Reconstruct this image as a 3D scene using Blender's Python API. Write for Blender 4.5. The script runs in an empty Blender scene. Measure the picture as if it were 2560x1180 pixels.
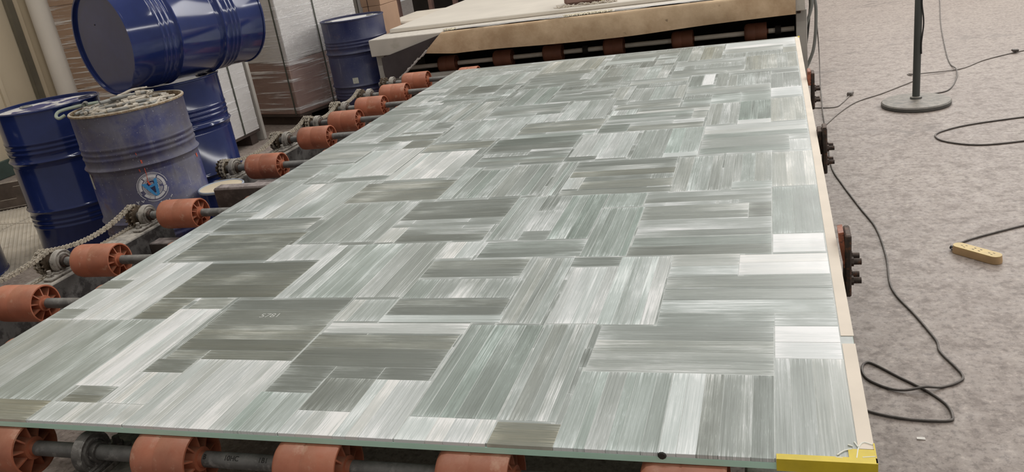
import bpy, math, random
from mathutils import Vector, Matrix
random.seed(7)
PI = math.pi
SC = bpy.context.scene
COL = SC.collection

# ---------------------------------------------------------------- camera
cam_d = bpy.data.cameras.new('camera')
cam_d.sensor_width = 36.0
cam_d.lens = 28.92
cam_d.clip_end = 200
cam = bpy.data.objects.new('camera', cam_d)
COL.objects.link(cam)
CR = ((0.949785, 0.029824, 0.311477), (0.277236, 0.381333, -0.881887), (-0.145078, 0.923957, 0.353916))
cam.matrix_world = Matrix(((CR[0][0], CR[0][1], CR[0][2], 0), (CR[1][0], CR[1][1], CR[1][2], 0), (CR[2][0], CR[2][1], CR[2][2], 1.48), (0, 0, 0, 1)))
SC.camera = cam

# ---------------------------------------------------------------- light
w = bpy.data.worlds.new('world')
SC.world = w
w.use_nodes = True
bg = w.node_tree.nodes['Background']
bg.inputs[0].default_value = (1.0, 0.965, 0.925, 1)
bg.inputs[1].default_value = 0.62

def area(name, loc, target, sx, sy, power, col=(1, 1, 1)):
    d = bpy.data.lights.new(name, 'AREA')
    d.shape = 'RECTANGLE'; d.size = sx; d.size_y = sy; d.energy = power; d.color = col
    o = bpy.data.objects.new(name, d)
    o.location = loc
    o.rotation_euler = (Vector(target) - Vector(loc)).to_track_quat('-Z', 'Y').to_euler()
    COL.objects.link(o)
    return o
# roof lights of the hall (rows of long skylight strips high above) and a broad light added behind right, as gate daylight to brighten the far floor
area('hall_light', (-1.6, 2.5, 6.5), (-1.6, 2.5, 0), 9, 0.22, 300, (1.0, 0.98, 0.95))
area('hall_light', (-1.0, 8.0, 6.5), (-1.0, 8.0, 0), 9, 0.22, 360, (1.0, 0.98, 0.95))
area('hall_light', (4.0, 13.0, 5.5), (3.0, 9.0, 0), 8, 4.0, 1000, (1.0, 0.98, 0.95))  # added broad light, brightens the far floor

area('window_band', (7.5, 5.0, 4.6), (-3.5, 5.0, 1.0), 16, 0.45, 600, (1.0, 0.98, 0.96))

SC.view_settings.view_transform = 'Standard'
SC.view_settings.look = 'None'
SC.view_settings.gamma = 1
SC.view_settings.use_curve_mapping = False
SC.view_settings.exposure = -0.85

# ---------------------------------------------------------------- helpers
class MB:
    def __init__(s):
        s.v = []; s.f = []
    def add(s, vs, fs):
        k = len(s.v)
        s.v += [tuple(x) for x in vs]
        s.f += [tuple(i + k for i in f) for f in fs]
        return s
    def box(s, x0, x1, y0, y1, z0, z1, bev=0.0, M=None):
        if bev <= 0:
            vs = [(x, y, z) for z in (z0, z1) for y in (y0, y1) for x in (x0, x1)]
            fs = [(0, 2, 3, 1), (4, 5, 7, 6), (0, 1, 5, 4), (2, 6, 7, 3), (0, 4, 6, 2), (1, 3, 7, 5)]
        else:
            b = bev
            def ring(z, i):
                return [(x0 + i, y0 + b, z), (x0 + b, y0 + i, z), (x1 - b, y0 + i, z), (x1 - i, y0 + b, z),
                        (x1 - i, y1 - b, z), (x1 - b, y1 - i, z), (x0 + b, y1 - i, z), (x0 + i, y1 - b, z)]
            b2 = b
            r0 = [(x0 + b, y0 + b, z0), (x0 + b, y0 + b, z0), (x1 - b, y0 + b, z0), (x1 - b, y0 + b, z0), (x1 - b, y1 - b, z0), (x1 - b, y1 - b, z0), (x0 + b, y1 - b, z0), (x0 + b, y1 - b, z0)]
            vs = [(x0 + b, y0 + b, z0), (x1 - b, y0 + b, z0), (x1 - b, y1 - b, z0), (x0 + b, y1 - b, z0)] + ring(z0 + b, 0) + ring(z1 - b, 0) + \
                 [(x0 + b, y0 + b, z1), (x1 - b, y0 + b, z1), (x1 - b, y1 - b, z1), (x0 + b, y1 - b, z1)]
            fs = [(3, 2, 1, 0), (20, 21, 22, 23)]
            for i in range(8):
                j = (i + 1) % 8
                fs.append((4 + i, 4 + j, 12 + j, 12 + i))
            c = [0, 0, 1, 1, 2, 2, 3, 3]
            for i in range(8):
                j = (i + 1) % 8
                if c[i] == c[j]:
                    fs.append((c[i], 4 + j, 4 + i)); fs.append((20 + c[i], 12 + i, 12 + j))
                else:
                    fs.append((c[i], c[j], 4 + j, 4 + i)); fs.append((20 + c[i], 12 + i, 12 + j, 20 + c[j]))
        if M is not None:
            vs = [M @ Vector(p) for p in vs]
        return s.add(vs, fs)
    def lathe(s, prof, n=32, M=None, caps=(False, False), closed=False):
        # prof: list of (r, z) revolved round z
        vs = []; fs = []
        for r, z in prof:
            for i in range(n):
                a = 2 * PI * i / n
                vs.append((r * math.cos(a), r * math.sin(a), z))
        m = len(prof)
        for k in range(m - 1 if not closed else m):
            k2 = (k + 1) % m
            for i in range(n):
                j = (i + 1) % n
                fs.append((k * n + i, k * n + j, k2 * n + j, k2 * n + i))
        if caps[0]: fs.append(tuple(range(n - 1, -1, -1)))
        if caps[1]: fs.append(tuple((m - 1) * n + i for i in range(n)))
        if M is not None: vs = [M @ Vector(p) for p in vs]
        return s.add(vs, fs)
    def cyl(s, p0, p1, r, n=16, r2=None):
        p0 = Vector(p0); p1 = Vector(p1); d = p1 - p0; L = d.length
        M = Matrix.Translation(p0) @ d.to_track_quat('Z', 'Y').to_matrix().to_4x4()
        return s.lathe([(r, 0), (r2 if r2 else r, L)], n, M, (True, True))
    def tube(s, pts, r, n=8, cap=True):
        pts = [Vector(p) for p in pts]
        vs = []; fs = []
        prev = None
        for i, p in enumerate(pts):
            t = (pts[min(i + 1, len(pts) - 1)] - pts[max(i - 1, 0)]).normalized()
            if prev is None:
                u = t.cross(Vector((0, 0, 1)))
                if u.length < 1e-3: u = Vector((1, 0, 0))
                u.normalize()
            else:
                u = (prev - t * prev.dot(t)).normalized()
            prev = u
            v = t.cross(u)
            rr = r(i / (len(pts) - 1)) if callable(r) else r
            for k in range(n):
                a = 2 * PI * k / n
                vs.append(p + rr * (math.cos(a) * u + math.sin(a) * v))
        for i in range(len(pts) - 1):
            for k in range(n):
                j = (k + 1) % n
                fs.append((i * n + k, i * n + j, (i + 1) * n + j, (i + 1) * n + k))
        if cap:
            fs.append(tuple(range(n - 1, -1, -1))); fs.append(tuple((len(pts) - 1) * n + k for k in range(n)))
        return s.add(vs, fs)
    def prism(s, poly, z0, z1, M=None):
        n = len(poly)
        vs = [(x, y, z0) for x, y in poly] + [(x, y, z1) for x, y in poly]
        fs = [tuple(range(n - 1, -1, -1)), tuple(range(n, 2 * n))] + [(i, (i + 1) % n, n + (i + 1) % n, n + i) for i in range(n)]
        if M is not None: vs = [M @ Vector(p) for p in vs]
        return s.add(vs, fs)
    def grid(s, fn, nu, nv):
        vs = [fn(i / nu, j / nv) for j in range(nv + 1) for i in range(nu + 1)]
        fs = [(j * (nu + 1) + i, j * (nu + 1) + i + 1, (j + 1) * (nu + 1) + i + 1, (j + 1) * (nu + 1) + i) for j in range(nv) for i in range(nu)]
        return s.add(vs, fs)
    def mesh(s, name, m, smooth=None):
        me = bpy.data.meshes.new(name)
        me.from_pydata(s.v, [], s.f)
        me.materials.append(m)
        if smooth is not None:
            me.shade_smooth()
            me.set_sharp_from_angle(angle=math.radians(smooth))
        me.update()
        return me
    def obj(s, name, m, parent=None, smooth=40):
        o = bpy.data.objects.new(name, s.mesh(name, m, smooth))
        COL.objects.link(o)
        if parent is not None: o.parent = parent
        return o

def tag(o, label=None, cat=None, group=None, kind=None):
    if label: o['label'] = label
    if cat: o['category'] = cat
    if group: o['group'] = group
    if kind: o['kind'] = kind
    return o
def thing(name, label, cat, loc=(0, 0, 0), rz=0.0, group=None):
    o = bpy.data.objects.new(name, None)
    COL.objects.link(o)
    o.empty_display_size = 0.1
    o.location = loc; o.rotation_euler = (0, 0, rz)
    return tag(o, label, cat, group)
def dup(root, loc=None, rz=None, label=None, skip=()):
    r = root.copy(); COL.objects.link(r)
    if loc is not None: r.location = loc
    if rz is not None: r.rotation_euler = (0, 0, rz)
    if label: r['label'] = label
    for ch in list(root.children):
        c = ch.copy(); COL.objects.link(c); c.parent = r
        for g in ch.children:
            d = g.copy(); COL.objects.link(d); d.parent = c
    return r
def inst(src, name, parent, M):
    o = bpy.data.objects.new(name, src if isinstance(src, bpy.types.Mesh) else src.data)
    COL.objects.link(o)
    o.parent = parent
    o.matrix_local = M
    return o
def spline(pts, n=8):
    P = [Vector(p) for p in pts]
    P = [P[0] * 2 - P[1]] + P + [P[-1] * 2 - P[-2]]
    out = []
    for i in range(1, len(P) - 2):
        a, b_, c, d = P[i - 1], P[i], P[i + 1], P[i + 2]
        for k in range(n):
            t = k / n
            out.append(0.5 * ((2 * b_) + (c - a) * t + (2 * a - 5 * b_ + 4 * c - d) * t * t + (3 * b_ - a - 3 * c + d) * t ** 3))
    out.append(P[-2])
    return out

# ---------------------------------------------------------------- materials
class NT:
    def __init__(s, name):
        s.m = bpy.data.materials.new(name); s.m.use_nodes = True
        s.t = s.m.node_tree
        s.t.nodes.clear()
        s.out = s.t.nodes.new('ShaderNodeOutputMaterial')
        s.p = s.t.nodes.new('ShaderNodeBsdfPrincipled')
        s.t.links.new(s.p.outputs[0], s.out.inputs[0])
    def n(s, typ, **k):
        x = s.t.nodes.new(typ)
        for a, b in k.items(): setattr(x, a, b)
        return x
    def l(s, a, b): s.t.links.new(a, b)
    def coord(s, scale=(1, 1, 1), kind='Object', rand=0.0):
        tc = s.n('ShaderNodeTexCoord')
        mp = s.n('ShaderNodeMapping')
        mp.inputs['Scale'].default_value = scale
        s.l(tc.outputs[kind], mp.inputs[0])
        if rand:
            oi = s.n('ShaderNodeObjectInfo')
            mm = s.n('ShaderNodeMath', operation='MULTIPLY'); mm.inputs[1].default_value = rand
            s.l(oi.outputs['Random'], mm.inputs[0])
            cb = s.n('ShaderNodeCombineXYZ')
            for i in range(3): s.l(mm.outputs[0], cb.inputs[i])
            s.l(cb.outputs[0], mp.inputs['Location'])
        return mp.outputs[0]
    def noise(s, co, scale, detail=4, rough=0.55, dist=0.0):
        x = s.n('ShaderNodeTexNoise')
        x.inputs['Scale'].default_value = scale; x.inputs['Detail'].default_value = detail
        x.inputs['Roughness'].default_value = rough; x.inputs['Distortion'].default_value = dist
        s.l(co, x.inputs['Vector'])
        return x.outputs[0]
    def ramp(s, fac, lo, hi, a=0.0, b=1.0):
        x = s.n('ShaderNodeMapRange')
        x.inputs[1].default_value = lo; x.inputs[2].default_value = hi
        x.inputs[3].default_value = a; x.inputs[4].default_value = b
        s.l(fac, x.inputs[0])
        return x.outputs[0]
    def math(s, op, a, b=0.0, clamp=False):
        x = s.n('ShaderNodeMath', operation=op); x.use_clamp = clamp
        for i, q in enumerate((a, b)):
            if isinstance(q, (int, float)): x.inputs[i].default_value = q
            else: s.l(q, x.inputs[i])
        return x.outputs[0]
    def mix(s, fac, a, b, blend='MIX'):
        x = s.n('ShaderNodeMix', data_type='RGBA', blend_type=blend)
        for idx, q in ((0, fac), (6, a), (7, b)):
            if isinstance(q, (int, float)): x.inputs[idx].default_value = q
            elif isinstance(q, tuple): x.inputs[idx].default_value = (*q, 1) if len(q) == 3 else q
            else: s.l(q, x.inputs[idx])
        return x.outputs[2]
    def bump(s, h, strength=0.3, dist=0.01):
        x = s.n('ShaderNodeBump')
        x.inputs['Strength'].default_value = strength; x.inputs['Distance'].default_value = dist
        s.l(h, x.inputs['Height']); s.l(x.outputs[0], s.p.inputs['Normal'])
    def set(s, **k):
        for a, b in k.items():
            i = s.p.inputs[a.replace('_', ' ')]
            if isinstance(b, (int, float)): i.default_value = b
            elif isinstance(b, tuple): i.default_value = (*b, 1) if len(b) == 3 else b
            else: s.l(b, i)
        return s.m

def plain(name, col, rough=0.6, metal=0.0, var=0.25, scale=6.0, col2=None, dust=None, dust_amt=0.0, bump=0.0, bscale=60, spec=0.5, amt2=(0.5, 0.65), rand=20.0):
    """base colour with soft tonal variation, blotches of a second colour, dust lying on faces that look up"""
    t = NT(name)
    co = t.coord(rand=rand)
    c = t.mix(t.ramp(t.noise(co, scale, 5), 0.3, 0.7, -var, var), col, tuple(min(1, x * 1.35 + 0.02) for x in col)) if False else None
    f = t.ramp(t.noise(co, scale, 5), 0.3, 0.7)
    c = t.mix(f, tuple(x * (1 - var) for x in col), tuple(min(1, x * (1 + var)) for x in col))
    if col2 is not None:
        g = t.ramp(t.noise(co, scale * 2.3, 8, 0.65), amt2[0], amt2[1])
        c = t.mix(g, c, col2)
    if dust is not None:
        ge = t.n('ShaderNodeNewGeometry')
        sx = t.n('ShaderNodeSeparateXYZ'); t.l(ge.outputs['Normal'], sx.inputs[0])
        up = t.ramp(sx.outputs[2], 0.15, 0.95)
        nn = t.ramp(t.noise(co, 25, 6, 0.7), 0.25, 0.6)
        c = t.mix(t.math('MULTIPLY', t.math('MULTIPLY', up, nn), dust_amt, True), c, dust)
    t.set(Base_Color=c, Roughness=rough, Metallic=metal, Specular_IOR_Level=spec)
    if bump: t.bump(t.noise(co, bscale, 6, 0.6), bump, 0.004)
    return t.m

M = {}
# concrete floor: pale grey-brown screed, fine mottling, dark blotches and pale scuffs
t = NT('concrete')
co = t.coord()
n1 = t.noise(co, 1.3, 6, 0.6)
n2 = t.noise(co, 12, 8, 0.7, 0.15)
n3 = t.noise(co, 42, 7, 0.72, 0.08)
n4 = t.noise(t.coord((1, 1, 1)), 4.0, 4, 0.6, 0.5)
n5 = t.noise(t.coord((1, 1, 1)), 1.1, 3, 0.5)
base = t.mix(t.ramp(n1, 0.3, 0.7), (0.355, 0.305, 0.275), (0.43, 0.378, 0.34))
base = t.mix(t.ramp(n2, 0.49, 0.62, 0, 0.62), base, (0.21, 0.175, 0.155))
base = t.mix(t.ramp(n2, 0.30, 0.42, 0.55, 0), base, (0.52, 0.46, 0.42))
base = t.mix(t.ramp(n3, 0.52, 0.60, 0, 0.8), base, (0.20, 0.165, 0.145))
base = t.mix(t.ramp(n3, 0.34, 0.45, 0.75, 0), base, (0.60, 0.53, 0.48))
base = t.mix(t.math('MULTIPLY', t.ramp(n4, 0.56, 0.66, 0, 0.6), t.ramp(n5, 0.48, 0.60)), base, (0.17, 0.145, 0.13))
base = t.mix(1.0, base, (0.80, 0.765, 0.735), 'MULTIPLY')
M['concrete'] = t.set(Base_Color=base, Roughness=t.ramp(n2, 0.3, 0.7, 0.42, 0.62), Specular_IOR_Level=0.45)
t.bump(n3, 0.25, 0.004)

# fibrous stone slats: tint.r = paleness with sheen and reflections painted in, tint.g = hue (0 brown, .5 grey, 1 green), tint.b = offset
def fibre(name, along):
    t = NT(name)
    at = t.n('ShaderNodeAttribute'); at.attribute_name = 'tint'
    sp = t.n('ShaderNodeSeparateColor'); t.l(at.outputs['Color'], sp.inputs[0])
    geo = t.n('ShaderNodeNewGeometry')
    cb = t.n('ShaderNodeCombineXYZ'); t.l(sp.outputs[2], cb.inputs[2])
    mu = t.n('ShaderNodeVectorMath', operation='MULTIPLY'); t.l(cb.outputs[0], mu.inputs[0]); mu.inputs[1].default_value = (0, 0, 37)
    ad = t.n('ShaderNodeVectorMath', operation='ADD'); t.l(geo.outputs['Position'], ad.inputs[0]); t.l(mu.outputs[0], ad.inputs[1])
    def co(a, b_):
        m = t.n('ShaderNodeVectorMath', operation='MULTIPLY'); t.l(ad.outputs[0], m.inputs[0])
        m.inputs[1].default_value = (a, b_, 1) if along == 'x' else (b_, a, 1)
        return m.outputs[0]
    s2 = t.n('ShaderNodeAttribute'); s2.attribute_name = 'span'
    q2 = t.n('ShaderNodeSeparateColor'); t.l(s2.outputs['Color'], q2.inputs[0])
    tt, LL, ss = q2.outputs[0], q2.outputs[1], q2.outputs[2]
    dend = t.math('MULTIPLY', t.math('MINIMUM', tt, t.math('SUBTRACT', 1.0, tt)), LL)
    fine = t.noise(co(4.5, 330), 1, 6, 0.68)
    mid = t.noise(co(0.9, 30), 1, 4, 0.6)
    cloud = t.noise(co(2.6, 5.0), 1, 3, 0.5)
    grit = t.noise(co(30, 420), 1, 3, 0.6)
    vein = t.noise(co(1.6, 95), 1, 3, 0.55)
    v = t.math('ADD', sp.outputs[0], t.ramp(fine, 0.33, 0.67, -0.10, 0.10))
    v = t.math('ADD', v, t.ramp(mid, 0.25, 0.75, -0.05, 0.05))
    v = t.math('ADD', v, t.ramp(cloud, 0.25, 0.75, -0.13, 0.13))
    v = t.math('ADD', v, t.math('MULTIPLY', t.ramp(cloud, 0.55, 0.70), t.ramp(fine, 0.40, 0.62, 0.0, 0.36)))
    v = t.math('ADD', v, t.ramp(vein, 0.65, 0.76, 0, 0.20))
    # split, whitened fibre ends and pale arrises
    reach = t.ramp(t.noise(co(3.0, 60), 1, 4, 0.7), 0.40, 0.75, 0.003, 0.08)
    ends = t.ramp(t.math('DIVIDE', dend, reach), 0.0, 1.0, 1.0, 0.0)
    v = t.math('ADD', v, t.math('MULTIPLY', ends, t.ramp(fine, 0.40, 0.64, 0.0, 0.30)))
    v = t.math('ADD', v, t.ramp(t.math('ABSOLUTE', t.math('SUBTRACT', ss, 0.5)), 0.49, 0.5, 0, 0.03))
    v = t.math('ADD', v, t.math('MULTIPLY', t.ramp(grit, 0.55, 0.76, -0.02, 0.20), t.ramp(cloud, 0.4, 0.6, 0.3, 1.0)))
    sn = t.n('ShaderNodeSeparateXYZ'); t.l(geo.outputs['True Normal'], sn.inputs[0])
    v = t.math('ADD', v, t.ramp(sn.outputs[2], 0.2, 0.9, 0.35, 0.0))   # sawn sides are whitish
    r = t.n('ShaderNodeValToRGB'); t.l(v, r.inputs[0])
    e = r.color_ramp.elements
    e[0].position = 0.0; e[0].color = (0.085, 0.096, 0.08, 1)
    e[1].position = 1.0; e[1].color = (0.79, 0.795, 0.79, 1)
    for p, c in ((0.25, (0.155, 0.172, 0.152, 1)), (0.5, (0.305, 0.333, 0.310, 1)), (0.75, (0.525, 0.553, 0.54, 1))):
        k = e.new(p); k.color = c
    c = t.mix(t.ramp(sp.outputs[1], 0.5, 1.0, 0, 0.5), r.outputs[0], (0.66, 1.0, 0.86), 'MULTIPLY')
    c = t.mix(t.math('MULTIPLY', t.ramp(sp.outputs[1], 0.0, 0.5, 0.75, 0), t.ramp(mid, 0.35, 0.65, 0.4, 1.0)), c, (1.0, 0.86, 0.62), 'MULTIPLY')
    t.set(Base_Color=c, Roughness=t.ramp(fine, 0.3, 0.7, 0.26, 0.44), Specular_IOR_Level=0.5)
    t.bump(fine, 0.10, 0.002)
    return t.m
M['fibre_x'] = fibre('fibre_stone_across', 'x')
M['fibre_y'] = fibre('fibre_stone_along', 'y')
M['filler'] = plain('pale_resin', (0.45, 0.475, 0.45), 0.4, var=0.15, scale=30)
t = NT('green_glass')
co = t.coord()
M['glass'] = t.set(Base_Color=t.mix(t.ramp(t.noise(co, 9, 4), 0.3, 0.7), (0.50, 0.76, 0.61), (0.60, 0.86, 0.72)), Roughness=0.2, Transmission_Weight=0.0, IOR=1.5)
M['tape'] = plain('beige_tape', (0.70, 0.61, 0.50), 0.55, var=0.06, scale=9)
M['yellow_tape'] = plain('yellow_tape', (0.66, 0.50, 0.02), 0.25, var=0.12, scale=20)
M['glue'] = plain('white_glue', (0.85, 0.85, 0.75), 0.15, var=0.05)
M['black_hole'] = plain('black_chip', (0.02, 0.018, 0.015), 0.6)

M['orange'] = plain('orange_plastic', (0.395, 0.128, 0.068), 0.5, var=0.22, scale=9, col2=(0.50, 0.26, 0.17), amt2=(0.57, 0.68), dust=(0.52, 0.29, 0.19), dust_amt=0.35, bump=0.12, bscale=40)
M['orange_in'] = plain('orange_plastic_spoke', (0.36, 0.11, 0.055), 0.55, var=0.2, scale=12, dust=(0.50, 0.30, 0.2), dust_amt=0.4)
M['orange_old'] = plain('worn_roller_brown', (0.21, 0.078, 0.042), 0.6, var=0.2, scale=9)
M['shaft'] = plain('shaft_steel', (0.115, 0.112, 0.105), 0.5, 0.25, var=0.3, scale=14, col2=(0.30, 0.29, 0.27), amt2=(0.55, 0.72), dust=(0.36, 0.35, 0.32), dust_amt=0.55, bump=0.15)
M['pale_shaft'] = plain('bright_shaft', (0.72, 0.64, 0.54), 0.4, 0.0, var=0.15)
M['dusty_iron'] = plain('dusty_cast_iron', (0.26, 0.24, 0.21), 0.85, 0.1, var=0.35, scale=22, col2=(0.10, 0.085, 0.07), amt2=(0.5, 0.62), dust=(0.47, 0.44, 0.39), dust_amt=0.85, bump=0.5, bscale=70)
M['chain'] = plain('oily_chain', (0.36, 0.315, 0.245), 0.6, 0.15, var=0.4, scale=60, col2=(0.09, 0.06, 0.04), amt2=(0.5, 0.65), dust=(0.60, 0.55, 0.47), dust_amt=0.8)
M['sprocket'] = plain('oily_sprocket', (0.10, 0.07, 0.045), 0.7, 0.4, var=0.4, scale=50, dust=(0.4, 0.36, 0.3), dust_amt=0.5)
M['beam'] = plain('dusty_beam', (0.105, 0.10, 0.095), 0.8, 0.1, var=0.35, scale=7, col2=(0.035, 0.031, 0.03), amt2=(0.48, 0.60), dust=(0.50, 0.46, 0.40), dust_amt=1.0, bump=0.25)
M['brown_beam'] = plain('brown_beam', (0.055, 0.042, 0.036), 0.65, 0.1, var=0.3, scale=10, col2=(0.10, 0.08, 0.07), dust=(0.36, 0.31, 0.29), dust_amt=1.0, bump=0.2)
M['rust_dark'] = plain('rusty_black_iron', (0.055, 0.040, 0.032), 0.8, 0.3, var=0.4, scale=30, col2=(0.17, 0.075, 0.04), amt2=(0.52, 0.68), dust=(0.25, 0.2, 0.17), dust_amt=0.6, bump=0.5)
M['rust_red'] = plain('red_rust', (0.36, 0.12, 0.065), 0.85, 0.1, var=0.4, scale=30, col2=(0.12, 0.05, 0.035), amt2=(0.5, 0.62), dust=(0.45, 0.28, 0.23), dust_amt=0.7, bump=0.5)

M['machine'] = plain('machine_paint', (0.47, 0.43, 0.375), 0.6, var=0.10, scale=4, col2=(0.36, 0.33, 0.27), amt2=(0.56, 0.75), dust=(0.70, 0.65, 0.57), dust_amt=0.7)
M['machine_grey'] = plain('machine_grey_paint', (0.36, 0.335, 0.30), 0.6, var=0.10, scale=5, col2=(0.22, 0.19, 0.16), amt2=(0.68, 0.76))
M['plate'] = plain('machine_plate', (0.64, 0.59, 0.51), 0.55, var=0.06, scale=3)
M['alu'] = plain('aluminium_strip', (0.62, 0.60, 0.57), 0.35, 0.4, var=0.08)
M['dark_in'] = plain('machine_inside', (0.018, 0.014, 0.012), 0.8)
t = NT('tan_canvas')
co = t.coord()
c = t.mix(t.ramp(t.noise(co, 4.2, 6, 0.65), 0.36, 0.64), (0.46, 0.315, 0.19), (0.66, 0.49, 0.32))
c = t.mix(t.ramp(t.noise(co, 9, 2, 0.5), 0.70, 0.74, 0, 0.7), c, (0.16, 0.11, 0.07))
M['canvas'] = t.set(Base_Color=c, Roughness=0.75, Specular_IOR_Level=0.25)
t.bump(t.noise(co, 8, 5), 0.3, 0.02)
M['dark_cloth'] = plain('dark_cloth', (0.045, 0.034, 0.034), 0.85, var=0.2, scale=8)
M['fray'] = plain('frayed_edge', (0.44, 0.40, 0.37), 0.9, var=0.5, scale=120)
M['fray_pale'] = plain('pale_fibres', (0.72, 0.66, 0.52), 0.9, var=0.3, scale=90)

def drum_paint(name, col, rough, dirt, dirt_amt, seed=0.0, coat=0.0):
    t = NT(name)
    co = t.coord(rand=13.0)
    streak = t.coord((14, 14, 1.6), rand=9.0)
    n1 = t.noise(co, 5, 6, 0.65)
    n2 = t.noise(streak, 1.0, 6, 0.7)
    sp = t.noise(co, 130, 2, 0.5)
    c = t.mix(t.ramp(n1, 0.3, 0.7), tuple(x * 0.85 for x in col), tuple(x * 1.18 for x in col))
    if dirt_amt:
        c = t.mix(t.math('MULTIPLY', t.ramp(n1, 0.42, 0.58), dirt_amt), c, dirt)
        c = t.mix(t.ramp(n2, 0.54, 0.72, 0, dirt_amt), c, tuple(x * 1.25 for x in dirt))
        c = t.mix(t.ramp(n2, 0.28, 0.40, dirt_amt * 0.8, 0), c, (0.045, 0.04, 0.045))
        c = t.mix(t.ramp(t.noise(co, 3.1, 4, 0.6), 0.62, 0.70, 0, dirt_amt * 0.9), c, (0.12, 0.075, 0.075))
        c = t.mix(t.math('MULTIPLY', t.ramp(t.noise(co, 2.1, 5, 0.6), 0.48, 0.62), dirt_amt * 0.75), c, (0.060, 0.050, 0.055))
        c = t.mix(t.ramp(t.noise(t.coord((46, 46, 2.6), rand=3.0), 1.0, 4, 0.6), 0.66, 0.73, 0, dirt_amt * 0.6), c, (0.34, 0.34, 0.37))
        c = t.mix(t.ramp(sp, 0.70, 0.75, 0, dirt_amt), c, (0.42, 0.42, 0.45))
    t.set(Base_Color=c, Roughness=t.ramp(n1, 0.3, 0.7, rough, rough + 0.05 + dirt_amt * 0.3), Specular_IOR_Level=0.5)
    t.bump(t.noise(co, 3.0, 2), 0.06, 0.015)
    return t.m
M['blue'] = drum_paint('blue_drum_paint', (0.013, 0.023, 0.098), 0.10, (0.2, 0.2, 0.24), 0.0)
M['blue_worn'] = drum_paint('worn_blue_drum_paint', (0.012, 0.017, 0.070), 0.30, (0.05, 0.052, 0.085), 0.35)
M['blue_dirty'] = drum_paint('dirty_blue_drum_paint', (0.034, 0.040, 0.14), 0.42, (0.125, 0.122, 0.155), 0.9)
t = NT('dusty_drum_top')
co = t.coord(rand=5.0)
c = t.mix(t.ramp(t.noise(co, 7.5, 5, 0.55, 0.6), 0.48, 0.56), (0.56, 0.54, 0.52), (0.035, 0.035, 0.13))
M['drum_top'] = t.set(Base_Color=t.mix(t.ramp(t.noise(co, 14, 4), 0.35, 0.65), c, (0.62, 0.60, 0.57), 'LIGHTEN') if False else c, Roughness=0.7)
M['pale_top'] = plain('dust_covered_lid', (0.56, 0.55, 0.53), 0.75, var=0.15, scale=6, col2=(0.33, 0.31, 0.30), amt2=(0.62, 0.70))
M['rust_rim'] = plain('rusty_rim', (0.24, 0.165, 0.10), 0.8, 0.1, var=0.4, scale=30, col2=(0.40, 0.36, 0.26), amt2=(0.5, 0.65), dust=(0.55, 0.51, 0.42), dust_amt=0.8)
M['powder'] = plain('beige_dust', (0.56, 0.50, 0.41), 0.9, var=0.25, scale=20, col2=(0.26, 0.22, 0.18), amt2=(0.56, 0.72))
M['cream'] = plain('dried_cream_resin', (0.68, 0.58, 0.42), 0.6, var=0.10, scale=5)
M['lip_blue'] = plain('pale_blue_lip', (0.32, 0.36, 0.42), 0.5)
M['pin'] = plain('dusty_pin', (0.36, 0.32, 0.26), 0.85, var=0.35, scale=35, col2=(0.19, 0.155, 0.12), amt2=(0.52, 0.68), dust=(0.64, 0.58, 0.49), dust_amt=0.8)
M['pin_grey'] = plain('grey_pin', (0.22, 0.22, 0.205), 0.7, 0.2, var=0.3, scale=35, dust=(0.5, 0.47, 0.41), dust_amt=0.6)
M['green_ring'] = plain('pale_green_ring', (0.30, 0.34, 0.27), 0.5, var=0.15)
M['white_print'] = plain('white_print', (0.56, 0.55, 0.56), 0.6, var=0.2, scale=30, col2=(0.2, 0.2, 0.25), amt2=(0.6, 0.68))
M['faint'] = plain('faint_chalk', (0.40, 0.41, 0.38), 0.7)
M['dark_iron'] = plain('greasy_cast_iron', (0.085, 0.078, 0.07), 0.7, 0.2, var=0.35, scale=26, col2=(0.24, 0.23, 0.21), amt2=(0.54, 0.66), dust=(0.36, 0.34, 0.31), dust_amt=0.5, bump=0.5, bscale=70)
M['sky_print'] = plain('sky_blue_print', (0.045, 0.24, 0.50), 0.5, var=0.1, scale=30)
M['navy_print'] = plain('navy_print', (0.02, 0.022, 0.07), 0.5)
M['red_paint'] = plain('red_paint', (0.50, 0.055, 0.03), 0.5, var=0.35, scale=60, col2=(0.62, 0.25, 0.15), amt2=(0.5, 0.7))
M['sticker'] = plain('pale_sticker', (0.42, 0.42, 0.36), 0.6, var=0.2, scale=60)
M['white'] = plain('white_wrapped_board', (0.60, 0.58, 0.565), 0.45, var=0.06, scale=3)
M['white_wall'] = plain('white_roll', (0.78, 0.73, 0.66), 0.6, var=0.05, scale=2)
M['cream_wall'] = plain('cream_wall', (0.62, 0.53, 0.385), 0.7, var=0.08, scale=1.2, rand=0)
M['green_base'] = plain('dark_green_skirting', (0.055, 0.085, 0.075), 0.6)
M['column'] = plain('dark_column', (0.14, 0.125, 0.09), 0.6, var=0.15, scale=5)
M['card'] = plain('brown_cardboard', (0.36, 0.225, 0.145), 0.75, var=0.10, scale=4)
M['card_pink'] = plain('pinkish_carton', (0.27, 0.165, 0.135), 0.7, var=0.10, scale=5)
M['strap'] = plain('dark_strap', (0.05, 0.055, 0.042), 0.5)
M['black'] = plain('black_shelf', (0.02, 0.016, 0.015), 0.8)  # even black for the rack's shelves and back panel
M['post'] = plain('reddish_post', (0.20, 0.12, 0.10), 0.7, var=0.2)
M['foam'] = plain('cream_foam', (0.62, 0.56, 0.47), 0.8, var=0.08)
M['dark_wood'] = plain('dark_pallet', (0.05, 0.032, 0.025), 0.8, var=0.3)
M['checker'] = plain('dusty_floor_plate', (0.47, 0.42, 0.345), 0.75, 0.0, var=0.2, scale=4, col2=(0.30, 0.25, 0.2), amt2=(0.56, 0.75))
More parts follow.
